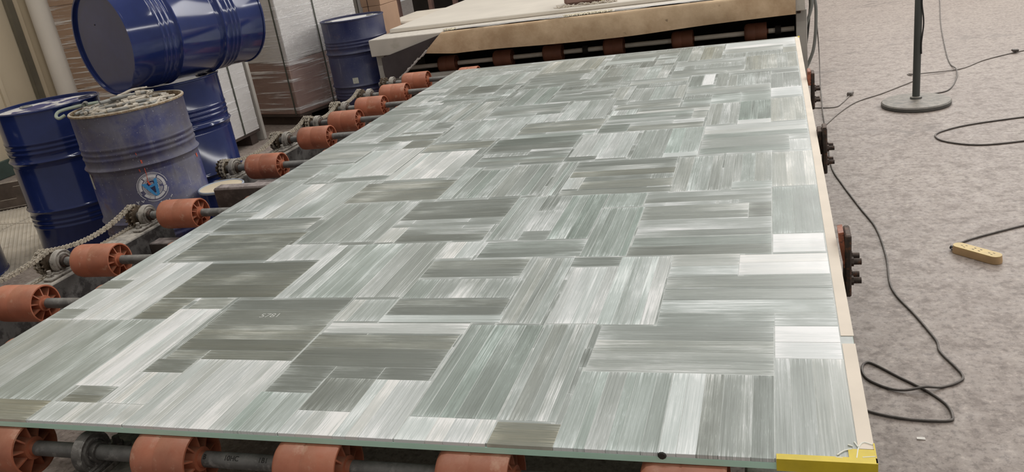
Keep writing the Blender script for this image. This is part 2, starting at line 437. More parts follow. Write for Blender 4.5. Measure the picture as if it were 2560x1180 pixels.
M['bracket'] = plain('dark_bracket', (0.10, 0.075, 0.06), 0.7, 0.1, var=0.3, scale=12, dust=(0.5, 0.45, 0.37), dust_amt=1.0)
M['fan_pole'] = plain('dark_grey_pole', (0.070, 0.075, 0.070), 0.4, 0.2, var=0.1)
M['fan_base'] = plain('dusty_fan_base', (0.085, 0.083, 0.075), 0.55, 0.0, var=0.2, scale=8, dust=(0.27, 0.24, 0.20), dust_amt=1.0)
M['cord'] = plain('dusty_black_cord', (0.055, 0.046, 0.04), 0.6, var=0.3, scale=30, dust=(0.24, 0.21, 0.185), dust_amt=0.8)
M['cord_dark'] = plain('black_cord', (0.022, 0.021, 0.02), 0.5)
M['cord_grey'] = plain('grey_brown_cord', (0.16, 0.14, 0.125), 0.6, dust=(0.32, 0.28, 0.25), dust_amt=0.8)
M['hose'] = plain('grey_hose', (0.20, 0.205, 0.19), 0.45, var=0.12)
M['hose_dark'] = plain('dark_hose', (0.035, 0.038, 0.033), 0.45, var=0.12)
M['strip'] = plain('yellowed_plastic', (0.60, 0.44, 0.17), 0.5, var=0.12, scale=14, col2=(0.42, 0.30, 0.16), amt2=(0.55, 0.75))
M['strip_side'] = plain('yellowed_plastic_side', (0.46, 0.30, 0.15), 0.5, var=0.15, scale=14)
M['scrap'] = plain('white_scrap', (0.78, 0.74, 0.68), 0.7)
# shrink film: clear, shiny, whitish slanting pleats with glare streaks painted in
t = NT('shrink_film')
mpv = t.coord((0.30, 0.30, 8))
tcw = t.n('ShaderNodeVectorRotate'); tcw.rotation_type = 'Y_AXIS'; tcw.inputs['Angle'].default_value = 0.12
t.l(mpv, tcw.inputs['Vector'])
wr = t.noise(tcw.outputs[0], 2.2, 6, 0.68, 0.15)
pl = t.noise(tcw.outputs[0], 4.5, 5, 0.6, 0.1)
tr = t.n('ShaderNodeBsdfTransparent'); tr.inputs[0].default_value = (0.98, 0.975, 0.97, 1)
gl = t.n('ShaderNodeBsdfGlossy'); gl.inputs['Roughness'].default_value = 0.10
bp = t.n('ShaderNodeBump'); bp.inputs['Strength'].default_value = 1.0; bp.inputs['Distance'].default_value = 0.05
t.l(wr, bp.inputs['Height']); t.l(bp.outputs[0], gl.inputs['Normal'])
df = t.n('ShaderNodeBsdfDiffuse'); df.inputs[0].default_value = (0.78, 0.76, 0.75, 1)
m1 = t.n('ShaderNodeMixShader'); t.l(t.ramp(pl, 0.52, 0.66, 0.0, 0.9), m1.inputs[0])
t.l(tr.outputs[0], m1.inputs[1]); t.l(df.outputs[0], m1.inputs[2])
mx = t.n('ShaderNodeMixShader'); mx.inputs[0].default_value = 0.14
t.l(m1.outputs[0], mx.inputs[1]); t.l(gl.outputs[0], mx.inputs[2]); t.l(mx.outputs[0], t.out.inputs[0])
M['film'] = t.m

# ================================================================ setting
m = MB(); m.add([(-9, -1.5, 0), (8, -1.5, 0), (8, 22, 0), (-9, 22, 0)], [(0, 1, 2, 3)])
floor = tag(m.obj('floor', M['concrete']), kind='structure')
m = MB(); m.box(-6.85, -6.65, 0.5, 13, 0, 4.5); wl = tag(m.obj('wall_left', M['cream_wall']), kind='structure')
for y in (4.6, 5.75):                                             # shallow vertical folds of the wall sheets
    MB().box(-6.65, -6.635, y, y + 0.05, 0.16, 4.5, 0.004).obj('sheet_seam', M['cream_wall'], wl)
m = MB(); m.box(-6.65, -6.61, 0.5, 6.2, 0, 0.15, 0.005); tag(m.obj('baseboard_left', M['green_base']), kind='structure')
m = MB(); m.box(-6.65, -6.60, 6.10, 6.175, 0.0, 4.5, 0.006); tag(m.obj('trim_1', M['column']), kind='structure')
m = MB(); m.box(-6.65, -6.62, 6.18, 6.24, 0.0, 4.5, 0.005); tag(m.obj('trim_2', M['cream_wall']), kind='structure')

# ribbed steel plates let into the floor by the drums
def floor_plate(x0, x1, y0, y1):
    q = MB(); q.box(x0, x1, y0, y1, 0.0005, 0.006)
    k = x0 + y0
    L = (x1 - x0) + (y1 - y0)
    s_ = 0.03
    while s_ < L - 0.03:
        a = max(0.012, s_ - (y1 - y0) + 0.012); b_ = min(x1 - x0 - 0.012, s_ - 0.012)
        if b_ - a > 0.02:
            p0 = (x0 + a, y0 + (s_ - a)); p1 = (x0 + b_, y0 + (s_ - b_))
            q.add([(p0[0], p0[1], 0.006), (p1[0], p1[1], 0.006), (p1[0] + 0.009, p1[1] + 0.009, 0.006), (p0[0] + 0.009, p0[1] + 0.009, 0.006),
                   (p0[0] + 0.0045, p0[1] + 0.0045, 0.0105), (p1[0] + 0.0045, p1[1] + 0.0045, 0.0105)], [(0, 1, 5, 4), (2, 3, 4, 5), (1, 2, 5), (3, 0, 4)])
        s_ += 0.036
    q.obj('floor_plate', M['checker'], floor, None)
floor_plate(-5.15, -4.25, 3.30, 4.20)
floor_plate(-6.10, -5.16, 3.30, 4.20)
floor_plate(-5.15, -4.25, 4.21, 5.15)
floor_plate(-6.10, -5.16, 4.21, 5.15)
t_ = thing('steel_bracket', 'dark steel channel bracket with a notched flange lying by the wall', 'bracket', (-5.62, 4.60, 0.011), 0.5)
MB().box(-0.16, 0.16, -0.09, 0.09, 0, 0.012, 0.003).obj('base_flange', M['bracket'], t_)
MB().box(-0.16, 0.16, 0.075, 0.09, 0.012, 0.17, 0.003).obj('back_flange', M['bracket'], t_)
MB().prism([(-0.16, 0), (0.16, 0), (0.16, 0.15), (0.09, 0.15), (0.09, 0.06), (-0.03, 0.06), (-0.03, 0.15), (-0.16, 0.15)], 0.0, 0.012,
           Matrix.Translation((0, -0.075, 0.012)) @ Matrix.Rotation(PI / 2, 4, 'X')).obj('notched_flange', M['bracket'], t_)

# ================================================================ conveyor frame
ZC = 0.384                                                       # axis height of the rollers
SH_NEAR = [1.345, 1.785, 2.19, 2.60, 3.165]
SH_FAR = [3.93, 4.52, 4.93, 5.34, 5.76, 6.20]
def frame(name, label, y0, y1):
    t = thing(name, label, 'conveyor', (0, 0, 0))
    MB().box(-3.13, -2.965, y0, y1, 0.175, 0.33, 0.006).obj('side_beam', M['beam'], t)
    MB().box(-0.09, 0.03, y0, y1, 0.175, 0.33, 0.006).obj('side_beam', M['beam'], t)
    for y in (y0 + 0.12, y1 - 0.2):
        MB().box(-2.964, -0.091, y, y + 0.08, 0.19, 0.27, 0.005).obj('cross_member', M['brown_beam'], t)
        for x in (-3.08, -0.075):
            MB().box(x, x + 0.09, y, y + 0.09, 0.0, 0.175, 0.004).obj('leg', M['beam'], t)
    return t
frame('conveyor_frame', 'dusty grey conveyor frame under the near half of the stone panel', 0.95, 3.262)
frame('conveyor_frame', 'dusty grey conveyor frame under the far half of the stone panel', 3.84, 6.45)
t_ = thing('cross_beam', 'thick dark brown cross beam between the two halves of the conveyor', 'beam', (0, 0, 0))
MB().box(-2.76, -0.10, 3.375, 3.452, 0.285, 0.437, 0.010).obj('beam', M['brown_beam'], t_)
for x in (-2.60, -0.35):
    MB().box(x, x + 0.08, 3.38, 3.448, 0.0, 0.285, 0.004).obj('leg', M['brown_beam'], t_)
# a middle bearing rail under the front shaft
t_ = thing('bearing_rail', 'dusty rail carrying the middle bearing of the front shaft', 'beam', (0, 0, 0))
MB().box(-1.79, -1.59, 1.20, 2.9, 0.22, 0.315, 0.008).obj('rail', M['beam'], t_)
for y in (1.35, 2.7):
    MB().box(-1.72, -1.66, y, y + 0.06, 0.0, 0.22, 0.003).obj('leg', M['beam'], t_)

# ---------------------------------------------------------------- rollers
RR = 0.072
def roller_meshes(old=False):
    mo = M['orange_old'] if old else M['orange']; mi = M['orange_old'] if old else M['orange_in']
    out = {}
    for nm, L in (('wide', 0.225), ('narrow', 0.172)):
        Mx = Matrix.Rotation(PI / 2, 4, 'Y')                      # z of the lathe -> +x
        q = MB()
        r = RR
        q.lathe([(0.021, 0.006), (0.045, 0.003), (0.060, 0.008), (0.069, 0.018), (r, 0.032), (r, L * 0.47), (r - 0.0012, L * 0.485), (r - 0.0012, L * 0.50), (r, L * 0.515), (r, L - 0.004), (r - 0.0015, L), (r - 0.0065, L),
                 (r - 0.0065, 0.05), (0.021, 0.05)], 48, Mx)
        out[nm] = (q.mesh('roller', mo, 40), L)
    h = MB(); h.lathe([(0.0202, 0.012), (0.0202, 0.0), (0.030, 0.0), (0.033, -0.03), (0.034, -0.08), (0.0202, -0.08)], 24, Matrix.Rotation(PI / 2, 4, 'Y'), (False, False))
    hub = h.mesh('hub', mi, 40)
    s = MB()
    a, b_ = 0.030, RR - 0.004
    s.add([(-0.002, -0.0022, a), (-0.002, 0.0022, a), (-0.012, 0.0022, b_), (-0.012, -0.0022, b_), (-0.09, -0.004, a), (-0.09, 0.004, a), (-0.09, 0.004, b_), (-0.09, -0.004, b_)],
          [(0, 1, 2, 3), (7, 6, 5, 4), (0, 4, 5, 1), (1, 5, 6, 2), (2, 6, 7, 3), (3, 7, 4, 0)])
    return out, hub, s.mesh('spoke', mi, None)
RO = roller_meshes()
RO_OLD = roller_meshes(True)
def add_roller(parent, x_left, kind, ang, R=RO, spokes=True):
    me, L = R[0][kind]
    r = inst(me, 'roller', parent, Matrix.Translation((x_left, 0, 0)) @ Matrix.Rotation(ang, 4, 'X'))
    inst(R[1], 'hub', r, Matrix.Translation((L, 0, 0)))
    if spokes:
        for k in range(9):
            inst(R[2], 'spoke', r, Matrix.Translation((L - 0.002, 0, 0)) @ Matrix.Rotation(2 * PI * k / 9, 4, 'X'))
    return r

def sprocket_mesh():
    q = MB(); n = 15
    for xo in (0.0, -0.034):
        poly = []
        for k in range(n):
            a = 2 * PI * k / n
            for da, rr in ((-0.12, 0.044), (-0.05, 0.054), (0.05, 0.054), (0.12, 0.044)):
                poly.append((rr * math.cos(a + da), rr * math.sin(a + da)))
        q.prism(poly, -0.0045, 0.0045, Matrix.Translation((xo, 0, 0)) @ Matrix.Rotation(PI / 2, 4, 'Y'))
    q.lathe([(0.0201, 0.006), (0.030, 0.006), (0.030, -0.045), (0.0201, -0.045)], 20, Matrix.Rotation(PI / 2, 4, 'Y'), closed=True)
    return q.mesh('sprocket', M['sprocket'], 30)
SPR = sprocket_mesh()
SPX = -3.072
C1 = [-2.915, -2.425]
ORD = ['front', 'second', 'third', 'fourth', 'fifth', 'sixth', 'seventh', 'eighth', 'ninth', 'tenth', 'eleventh']
def shaft(y, label, rollers, x0=-3.135, x1=-0.03, spr=True, mats=('shaft', None), R=RO, z=ZC, rs=0.0198, full=False):
    t = thing('roller_shaft', label, 'roller', (0, y, z), group=None)
    MB().cyl((x0, 0, 0), (x1, 0, 0), rs, 24).obj('shaft', M[mats[0]], t)
    for i, (xl, kd) in enumerate(rollers):
        add_roller(t, xl, kd, random.uniform(0, 2 * PI), R)
    if spr:
        inst(SPR, 'sprocket', t, Matrix.Translation((SPX, 0, 0)) @ Matrix.Rotation(random.uniform(0, 1), 4, 'X'))
    return t
for i, y in enumerate(SH_NEAR + SH_FAR):
    if i == 0:
        ro = [(-2.915, 'wide'), (-2.425, 'narrow'), (-2.05, 'narrow'), (-1.522, 'narrow'), (-1.122, 'narrow'), (-0.722, 'narrow'), (-0.285, 'narrow')]
        lab = 'front roller shaft with orange wheels under the near edge of the stone panel'
    else:
        ro = [(-2.915, 'wide'), (-2.425, 'narrow')]
        where = {1: 'second from the near end, mostly hidden', 2: 'beside the blue drum at the left edge',
                 3: 'in front of the left blue drum', 4: 'in front of the dirty drum with the emblem',
                 5: 'just behind the dark cross beam, first of the far half', 6: 'second behind the dark cross beam', 7: 'third behind the dark cross beam',
                 8: 'fourth behind the dark cross beam', 9: 'fifth behind the dark cross beam', 10: 'last before the grey sill of the machine'}[i]
        lab = 'orange-wheeled roller shaft ' + where
    t_ = shaft(y, lab, ro)
    if i == 0:
        # faded stencilled characters on the front shaft
        for q, (tx, xx) in enumerate((('B', -1.335), ('10HC', -1.275), ('1B1', -1.18))):
            cu = bpy.data.curves.new('stamp', 'FONT'); cu.body = tx; cu.size = 0.017; cu.extrude = 0.0002
            to = bpy.data.objects.new('tmp', cu); COL.objects.link(to)
            bpy.context.view_layer.update()
            me = bpy.data.meshes.new_from_object(to); bpy.data.objects.remove(to)
            for v in me.vertices:                                 # wrap round the shaft
                a = (v.co.y + 0.013) / 0.0199
                v.co = Vector((v.co.x, -math.cos(a) * (0.0206 + v.co.z), math.sin(a) * (0.0206 + v.co.z)))
            me.materials.clear(); me.materials.append(M['black_hole'])
            o = bpy.data.objects.new('stencilled_mark', me); COL.objects.link(o); o.parent = t_; o.location = (xx, 0, 0)

# ---------------------------------------------------------------- pillow blocks
def bearing_proto():
    t = thing('pillow_block_bearing', 'x', 'bearing', (0, 0, 0))
    Mx = Matrix.Rotation(PI / 2, 4, 'Y')
    q = MB()
    q.lathe([(0.0205, -0.018), (0.0245, -0.018), (0.026, -0.014), (0.031, -0.014), (0.033, -0.018), (0.038, -0.018), (0.040, -0.012), (0.044, -0.012), (0.050, -0.016), (0.053, -0.012), (0.053, 0.012), (0.050, 0.016), (0.044, 0.012), (0.040, 0.012), (0.038, 0.018), (0.033, 0.018), (0.031, 0.014), (0.026, 0.014), (0.0245, 0.018), (0.0205, 0.018)], 32, Mx, closed=True)
    q.box(-0.019, 0.019, -0.055, 0.055, -0.054, -0.030, 0.004)
    q.obj('housing', M['dusty_iron'], t, 35)
    q = MB(); q.lathe([(0.0201, 0.014), (0.0265, 0.014), (0.0265, 0.031), (0.0201, 0.031)], 24, Mx, closed=True); q.obj('collar', M['rust_dark'], t, 35)
    q = MB(); q.box(-0.024, 0.024, -0.105, 0.105, -0.054, -0.039, 0.005); q.obj('base', M['dusty_iron'], t, 35)
    for y in (-0.080, 0.080):
        q = MB(); q.cyl((0, y, -0.039), (0, y, -0.028), 0.015, 6); q.cyl((0, y, -0.028), (0, y, -0.010), 0.009, 10); q.obj('bolt', M['dusty_iron'], t, 35)
    return t
bp0 = bearing_proto()
first = True
for i, y in enumerate(SH_NEAR + SH_FAR):
    lab = 'dusty left-beam bearing carrying the %s roller shaft from the near end' % ORD[i]
    if first:
        bp0.location = (-3.012, y, ZC); bp0['label'] = lab; first = False
    else:
        dup(bp0, (-3.012, y, ZC), label=lab)
bm = dup(bp0, (-1.69, 1.345, ZC), label='dark greasy bearing between two orange wheels of the front shaft')
for c in bm.children:
    c.data = c.data.copy(); c.data.materials[0] = M['dark_iron']
# it stands a little high, on its rail
m = MB(); m.box(-1.712, -1.668, 1.26, 1.43, 0.3152, 0.3298, 0.002); tag(m.obj('packing_plate', M['dusty_iron']), 'small dusty packing plate under the front middle bearing', 'plate')

# ---------------------------------------------------------------- chains
def link_mesh(w):
    q = MB()
    p = 0.0212
    st = []
    for k in range(5): st.append((p / 2 + 0.0098 * math.cos(-PI / 2 + PI * k / 4), 0.0098 * math.sin(-PI / 2 + PI * k / 4)))
    st.append((0, 0.0062))
    for k in range(5): st.append((-p / 2 + 0.0098 * math.cos(PI / 2 + PI * k / 4), 0.0098 * math.sin(PI / 2 + PI * k / 4)))
    st.append((0, -0.0062))
    Mp = Matrix(((0, 0, 1, 0), (1, 0, 0, 0), (0, 1, 0, 0), (0, 0, 0, 1)))
    for s in (-1, 1):
        q.prism(st, s * w - 0.0012, s * w + 0.0012, Mp)
    for e in (-1, 1):
        q.cyl((-w + 0.0009, e * p / 2, 0), (w - 0.0009, e * p / 2, 0), 0.0062 if w < 0.009 else 0.0036, 8)
    return q.mesh('chain_link', M['chain'], None)
LK = (link_mesh(0.0075), link_mesh(0.0105))
def chain(ya, yb, x, sag, label, slack=0.0):
    t = thing('drive_chain', label, 'chain', (x, (ya + yb) / 2, ZC), group='drive chains along the left side of the conveyor')
    r = 0.050
    L = yb - ya
    pts = []
    for k in range(25):
        a = PI / 2 + PI * k / 24                                  # round the near sprocket
        pts.append(Vector((0, -L / 2 + r * math.cos(a), r * math.sin(a))))
    for k in range(1, 30):
        u = k / 30
        pts.append(Vector((0, -L / 2 + L * u, -r - 0.012 * 4 * u * (1 - u) * 0.6)))
    for k in range(25):
        a = -PI / 2 + PI * k / 24
        pts.append(Vector((0, L / 2 + r * math.cos(a), r * math.sin(a))))
    for k in range(1, 30):
        u = 1 - k / 30
        pts.append(Vector((0, -L / 2 + L * u, r - sag * 4 * u * (1 - u))))
    pts.append(pts[0])
    cum = [0]
    for a, b_ in zip(pts, pts[1:]): cum.append(cum[-1] + (b_ - a).length)
    n = 2 * round(cum[-1] / 0.0212 / 2)
    pitch = cum[-1] / n
    def at(s_):
        s_ %= cum[-1]
        import bisect
        i = min(bisect.bisect_right(cum, s_) - 1, len(pts) - 2)
        return pts[i].lerp(pts[i + 1], (s_ - cum[i]) / (cum[i + 1] - cum[i]))
    for k in range(n):
        a, b_ = at(k * pitch), at((k + 1) * pitch)
        c = (a + b_) / 2; d = (b_ - a)
        ang = math.atan2(d.z, d.y)
        inst(LK[k % 2], 'chain_link', t, Matrix.Translation(c) @ Matrix.Rotation(ang, 4, 'X'))
ys = SH_NEAR
for i in range(4):
    chain(ys[i], ys[i + 1], SPX - (0.034 if i % 2 else 0.0), (0.045, 0.03, 0.022, 0.048)[i],
          'dusty roller chain sagging between ' + ('the first and second shafts from the near end', 'the second and third shafts from the near end', 'the third and fourth shafts from the near end', 'the fourth shaft and the last shaft of the near half')[i])
ys = SH_FAR[:5]
for i in range(4):
    chain(ys[i], ys[i + 1], SPX - (0.034 if i % 2 else 0.0), (0.05, 0.045, 0.05, 0.045)[i],
          'dusty roller chain sagging between the ' + ('first and second', 'second and third', 'third and fourth', 'fourth and fifth')[i] + ' shafts behind the dark cross beam')

# ================================================================ the stone panel on the conveyor
XL, XR, YN, YF, XT = -2.337, 0.150, 1.332, 5.945, 0.122
GT = 0.48
panel = thing('stone_glass_panel', 'large flat glass panel covered with grey-green fibrous stone slats in basket weave', 'panel', (0, 0, 0))
MB().box(XL, XR, YN, YF, 0.4565, 0.472, 0.001).obj('glass_sheet', M['glass'], panel, None)
MB().box(XL + 0.003, XR - 0.002, YN + 0.003, YF - 0.003, 0.472, 0.4797).obj('resin_bed', M['filler'], panel, None)
BLOCKS = [('V', -2.337, 5.739, -2.191, 5.938, 3, 0.55, 0), ('V', -2.337, 5.312, -2.216, 5.687, 3, 0.5, 0), ('H', -2.337, 5.128, -2.121, 5.241, 1, 0.72, 0), ('V', -2.337, 4.76, -2.15, 5.061, 4, 0.5, 0), 
    ('H', -2.337, 4.557, -2.052, 4.669, 1, 0.38, 0), ('H', -2.337, 4.367, -2.128, 4.495, 1, 0.42, 0), ('V', -2.041, 4.321, -1.873, 4.692, 3, 0.5, 0), ('V', -2.337, 3.959, -2.23, 4.337, 3, 0.55, 0), 
    ('V', -2.171, 4.759, -2.002, 4.852, 2, 0.75, 0), ('H', -2.155, 5.832, -1.578, 5.888, 2, 0.45, -0.4), ('H', -2.216, 5.687, -1.579, 5.712, 1, 0.5, 0), ('V', -1.569, 5.448, -1.151, 5.885, 5, 0.55, -0.4), 
    ('V', -2.128, 5.195, -1.579, 5.573, 8, 0.56, 0), ('H', -1.618, 4.857, -1.581, 5.127, 1, 0.5, 0), ('H', -1.97, 4.984, -1.723, 5.208, 1, 0.33, 0), ('H', -2.036, 4.788, -1.602, 4.873, 2, 0.34, 0), 
    ('H', -2.068, 4.997, -1.917, 5.26, 1, 0.36, 0), ('V', -1.631, 4.84, -1.586, 5.001, 1, 0.6, 0), ('V', -1.862, 4.253, -1.572, 4.704, 6, 0.52, 0), ('V', -2.101, 3.904, -1.871, 4.327, 6, 0.58, 0), 
    ('H', -1.11, 5.561, -0.777, 5.677, 2, 0.6, 0), ('H', -1.052, 5.76, -0.626, 5.863, 1, 0.4, -0.2), ('V', -0.618, 5.431, -0.545, 5.849, 1, 0.45, 0), ('V', -0.543, 5.421, -0.332, 5.867, 3, 0.5, -0.5), 
    ('H', -0.323, 5.697, 0.131, 5.92, 2, 0.9, 0), ('H', -0.319, 5.551, 0.045, 5.635, 1, 0.6, 0), ('H', 0.042, 5.413, 0.127, 5.589, 1, 0.45, -0.5), ('H', -0.756, 5.609, -0.629, 5.672, 1, 0.45, 0), 
    ('V', -0.756, 5.419, -0.623, 5.556, 2, 0.65, 0), ('V', -1.058, 5.127, -0.847, 5.436, 2, 0.5, 0), ('V', -0.897, 4.967, -0.624, 5.342, 4, 0.55, 0), ('H', -0.603, 5.256, -0.182, 5.398, 2, 0.5, 0), 
    ('H', -0.606, 4.959, -0.18, 5.13, 2, 0.46, 0), ('V', -0.603, 5.133, -0.545, 5.241, 1, 0.72, 0), ('V', -0.176, 4.963, 0.124, 5.396, 4, 0.45, -0.4), ('H', -0.279, 4.896, 0.117, 4.965, 1, 0.5, -0.2), 
    ('V', -0.255, 4.573, -0.027, 4.873, 3, 0.45, 0), ('V', -0.031, 4.438, 0.119, 4.807, 2, 0.38, -0.2), ('H', -0.469, 4.596, -0.32, 4.638, 1, 0.45, 0), ('V', -0.472, 4.638, -0.401, 4.927, 1, 0.4, 0), 
    ('V', -0.397, 4.659, -0.337, 4.933, 1, 0.92, 0), ('V', -0.322, 4.589, -0.262, 4.922, 1, 0.46, 0), ('H', -0.83, 4.819, -0.488, 4.92, 2, 0.62, 0), ('H', -1.278, 4.985, -0.907, 5.111, 1, 0.36, 0), 
    ('H', -1.269, 4.763, -0.839, 4.834, 2, 0.43, 0), ('H', -1.258, 4.537, -0.901, 4.699, 2, 0.42, 0), ('H', -1.564, 5.342, -1.167, 5.466, 1, 0.38, 0), ('H', -1.551, 5.068, -1.133, 5.196, 2, 0.42, 0), 
    ('H', -1.556, 4.933, -1.438, 5.047, 1, 0.33, 0), ('V', -1.198, 5.15, -1.128, 5.293, 1, 0.7, 0), ('V', -1.124, 4.98, -1.061, 5.391, 2, 0.52, 0), ('V', -1.543, 4.525, -1.273, 4.982, 4, 0.5, 0.2), 
    ('V', -0.882, 4.457, -0.781, 4.789, 3, 0.58, 0), ('V', -0.771, 4.391, -0.479, 4.712, 5, 0.55, 0), ('V', -1.098, 4.08, -0.846, 4.511, 5, 0.62, 0), ('H', -1.557, 4.254, -1.122, 4.501, 3, 0.35, 0), 
    ('H', -0.816, 4.229, -0.48, 4.328, 1, 0.33, 0), ('V', -0.825, 4.074, -0.691, 4.207, 3, 0.66, 0), ('H', -0.468, 4.424, -0.035, 4.554, 2, 0.5, 0), ('H', -0.325, 4.197, -0.031, 4.392, 1, 0.45, 0), 
    ('H', -0.467, 4.211, -0.324, 4.345, 2, 0.48, 0), ('H', -0.031, 4.259, 0.118, 4.445, 1, 0.88, 0), ('H', -0.683, 4.08, -0.321, 4.18, 2, 0.5, 0), ('H', -0.815, 4.016, -0.396, 4.105, 1, 0.4, 0), 
    ('H', -0.818, 3.939, -0.396, 3.979, 2, 0.42, 0), ('H', -0.396, 3.933, -0.326, 4.067, 1, 0.5, 0), ('V', -1.683, 3.815, -1.263, 4.228, 7, 0.6, 0), ('V', -1.263, 4.078, -1.101, 4.257, 2, 0.6, 0), 
    ('H', -2.054, 3.901, -1.706, 4.003, 1, 0.3, -0.3), ('H', -1.982, 4.041, -1.7, 4.083, 1, 0.34, -0.2), ('H', -1.837, 4.11, -1.713, 4.255, 1, 0.33, 0), ('H', -1.843, 3.742, -1.701, 3.871, 1, 0.3, -0.3), 
    ('H', -2.337, 3.813, -1.919, 3.885, 2, 0.42, 0), ('V', -1.911, 3.743, -1.843, 3.882, 1, 0.75, 0), ('H', -2.337, 3.551, -2.017, 3.751, 2, 0.43, 0), ('H', -2.337, 3.415, -2.146, 3.516, 1, 0.42, 0), 
    ('H', -2.337, 3.328, -2.145, 3.382, 1, 0.38, 0), ('H', -1.693, 3.661, -1.34, 3.778, 1, 0.3, -0.4), ('H', -0.826, 3.78, -0.679, 3.916, 1, 0.34, 0), ('H', -0.684, 3.772, -0.331, 3.863, 2, 0.38, -0.2), 
    ('H', -1.254, 3.867, -0.829, 4.059, 2, 0.34, -0.2), ('H', -1.254, 3.772, -0.842, 3.835, 1, 0.52, 0), ('H', -1.321, 3.569, -0.898, 3.777, 2, 0.31, 0), ('H', -1.316, 3.363, -0.895, 3.479, 3, 0.38, 0), 
    ('V', -2.001, 3.298, -1.707, 3.734, 4, 0.76, 0), ('V', -2.133, 3.374, -1.99, 3.52, 1, 0.6, 0), ('V', -2.112, 3.239, -2.003, 3.364, 1, 0.5, 0), ('H', -1.979, 3.23, -1.699, 3.283, 1, 0.3, 0), 
    ('V', -1.696, 3.209, -1.377, 3.627, 6, 0.8, 0), ('V', -1.324, 2.914, -0.896, 3.319, 8, 0.5, 0.1), ('V', -0.883, 2.898, -0.823, 3.328, 3, 0.5, 0.1), ('H', -1.248, 3.275, -1.114, 3.326, 1, 0.4, 0), 
    ('V', -0.883, 3.351, -0.618, 3.762, 4, 0.68, 0), ('V', -0.598, 3.318, -0.451, 3.768, 2, 0.55, 0), ('V', -0.464, 3.32, -0.321, 3.767, 2, 0.55, 0.4), ('H', -0.464, 3.32, -0.32, 3.375, 1, 0.85, 0.3), 
    ('H', -0.896, 3.342, -0.754, 3.402, 1, 0.28, 0), ('V', -0.318, 3.788, -0.182, 4.192, 4, 0.58, 0), ('V', -0.175, 3.826, -0.031, 4.199, 3, 0.36, 0.6), ('H', -0.177, 3.756, -0.031, 3.834, 1, 0.85, 0), 
    ('V', -0.031, 3.778, 0.117, 4.214, 3, 0.52, -0.3), ('H', -0.317, 3.619, 0.119, 3.763, 2, 0.72, 0), ('H', -0.314, 3.329, 0.117, 3.623, 3, 0.42, 0.1), ('V', 0.041, 3.32, 0.117, 3.469, 1, 0.72, 0), 
    ('V', -0.388, 2.876, -0.212, 3.297, 4, 0.55, 0), ('V', -0.203, 2.884, -0.027, 3.302, 3, 0.48, 0), ('V', -0.028, 2.885, 0.125, 3.296, 3, 0.58, -0.4), ('H', -0.167, 2.879, -0.027, 2.955, 1, 0.55, 0), 
    ('H', -0.816, 3.184, -0.396, 3.312, 2, 0.4, 0), ('H', -0.812, 3.105, -0.392, 3.177, 1, 0.35, -0.5), ('H', -0.745, 2.953, -0.388, 3.046, 1, 0.37, -0.5), ('V', -0.817, 2.963, -0.746, 3.104, 2, 0.66, 0), 
    ('H', -0.81, 2.888, -0.383, 2.942, 1, 0.4, 0), ('V', -2.337, 2.873, -2.136, 3.296, 3, 0.52, 0), ('V', -2.13, 2.775, -1.767, 3.214, 5, 0.65, 0), ('H', -1.756, 2.919, -1.325, 3.172, 2, 0.3, -0.3), 
    ('H', -2.337, 2.796, -2.135, 2.856, 1, 0.4, 0), ('V', -2.337, 2.64, -2.207, 2.783, 1, 0.55, 0), ('H', -2.218, 2.639, -1.769, 2.762, 2, 0.3, -0.2), ('H', -2.204, 2.338, -1.745, 2.6, 4, 0.26, -0.3), 
    ('V', -2.337, 2.183, -2.222, 2.631, 3, 0.7, 0), ('V', -1.728, 2.48, -1.396, 2.904, 6, 0.52, 0.2), ('V', -1.762, 2.324, -1.54, 2.474, 3, 0.75, 0), ('V', -1.394, 2.468, -1.319, 2.608, 1, 0.76, 0), 
    ('H', -1.39, 2.685, -0.964, 2.886, 2, 0.36, -0.1), ('H', -1.394, 2.615, -0.953, 2.646, 1, 0.45, 0), ('H', -1.316, 2.466, -0.98, 2.586, 2, 0.28, -0.1), ('V', -0.963, 2.462, -0.85, 2.889, 4, 0.55, 0), 
    ('V', -0.748, 2.453, -0.61, 2.884, 4, 0.45, 0.5), ('V', -0.604, 2.738, -0.465, 2.882, 1, 0.5, 0.5), ('V', -0.603, 2.3, -0.457, 2.729, 5, 0.5, 0.3), ('H', -0.95, 2.309, -0.603, 2.436, 3, 0.33, 0), 
    ('H', -0.616, 2.225, -0.459, 2.292, 1, 0.36, 0), ('H', -0.462, 2.766, -0.029, 2.868, 2, 0.45, 0), ('H', -0.454, 2.597, -0.102, 2.726, 2, 0.42, 0), ('H', -0.101, 2.595, -0.029, 2.729, 1, 0.34, 0), 
    ('H', -0.451, 2.445, -0.03, 2.584, 2, 0.5, 0), ('H', -0.45, 2.369, -0.029, 2.441, 1, 0.42, 0), ('H', -0.455, 2.298, -0.029, 2.369, 1, 0.38, 0), ('V', -0.027, 2.444, 0.122, 2.875, 2, 0.37, 0.3), 
    ('H', -0.026, 2.3, 0.119, 2.439, 1, 0.94, 0), ('V', -0.601, 1.861, -0.457, 2.218, 4, 0.8, 0), ('V', -0.465, 1.857, -0.315, 2.29, 5, 0.7, 0.1), ('V', -0.737, 1.862, -0.616, 2.294, 5, 0.52, 0), 
    ('H', -1.098, 2.164, -0.759, 2.292, 2, 0.29, -0.2), ('V', -1.096, 2.017, -0.747, 2.149, 5, 0.55, 0), ('H', -1.095, 1.913, -0.743, 2.007, 2, 0.28, 0), ('H', -1.099, 1.867, -0.734, 1.908, 1, 0.68, 0), 
    ('V', -1.538, 2.026, -1.091, 2.454, 9, 0.57, 0.1), ('V', -1.104, 2.311, -0.964, 2.452, 4, 0.75, 0), ('H', -0.31, 2.154, -0.104, 2.296, 2, 0.58, 0), ('H', -0.118, 2.149, 0.121, 2.288, 2, 0.96, 0), 
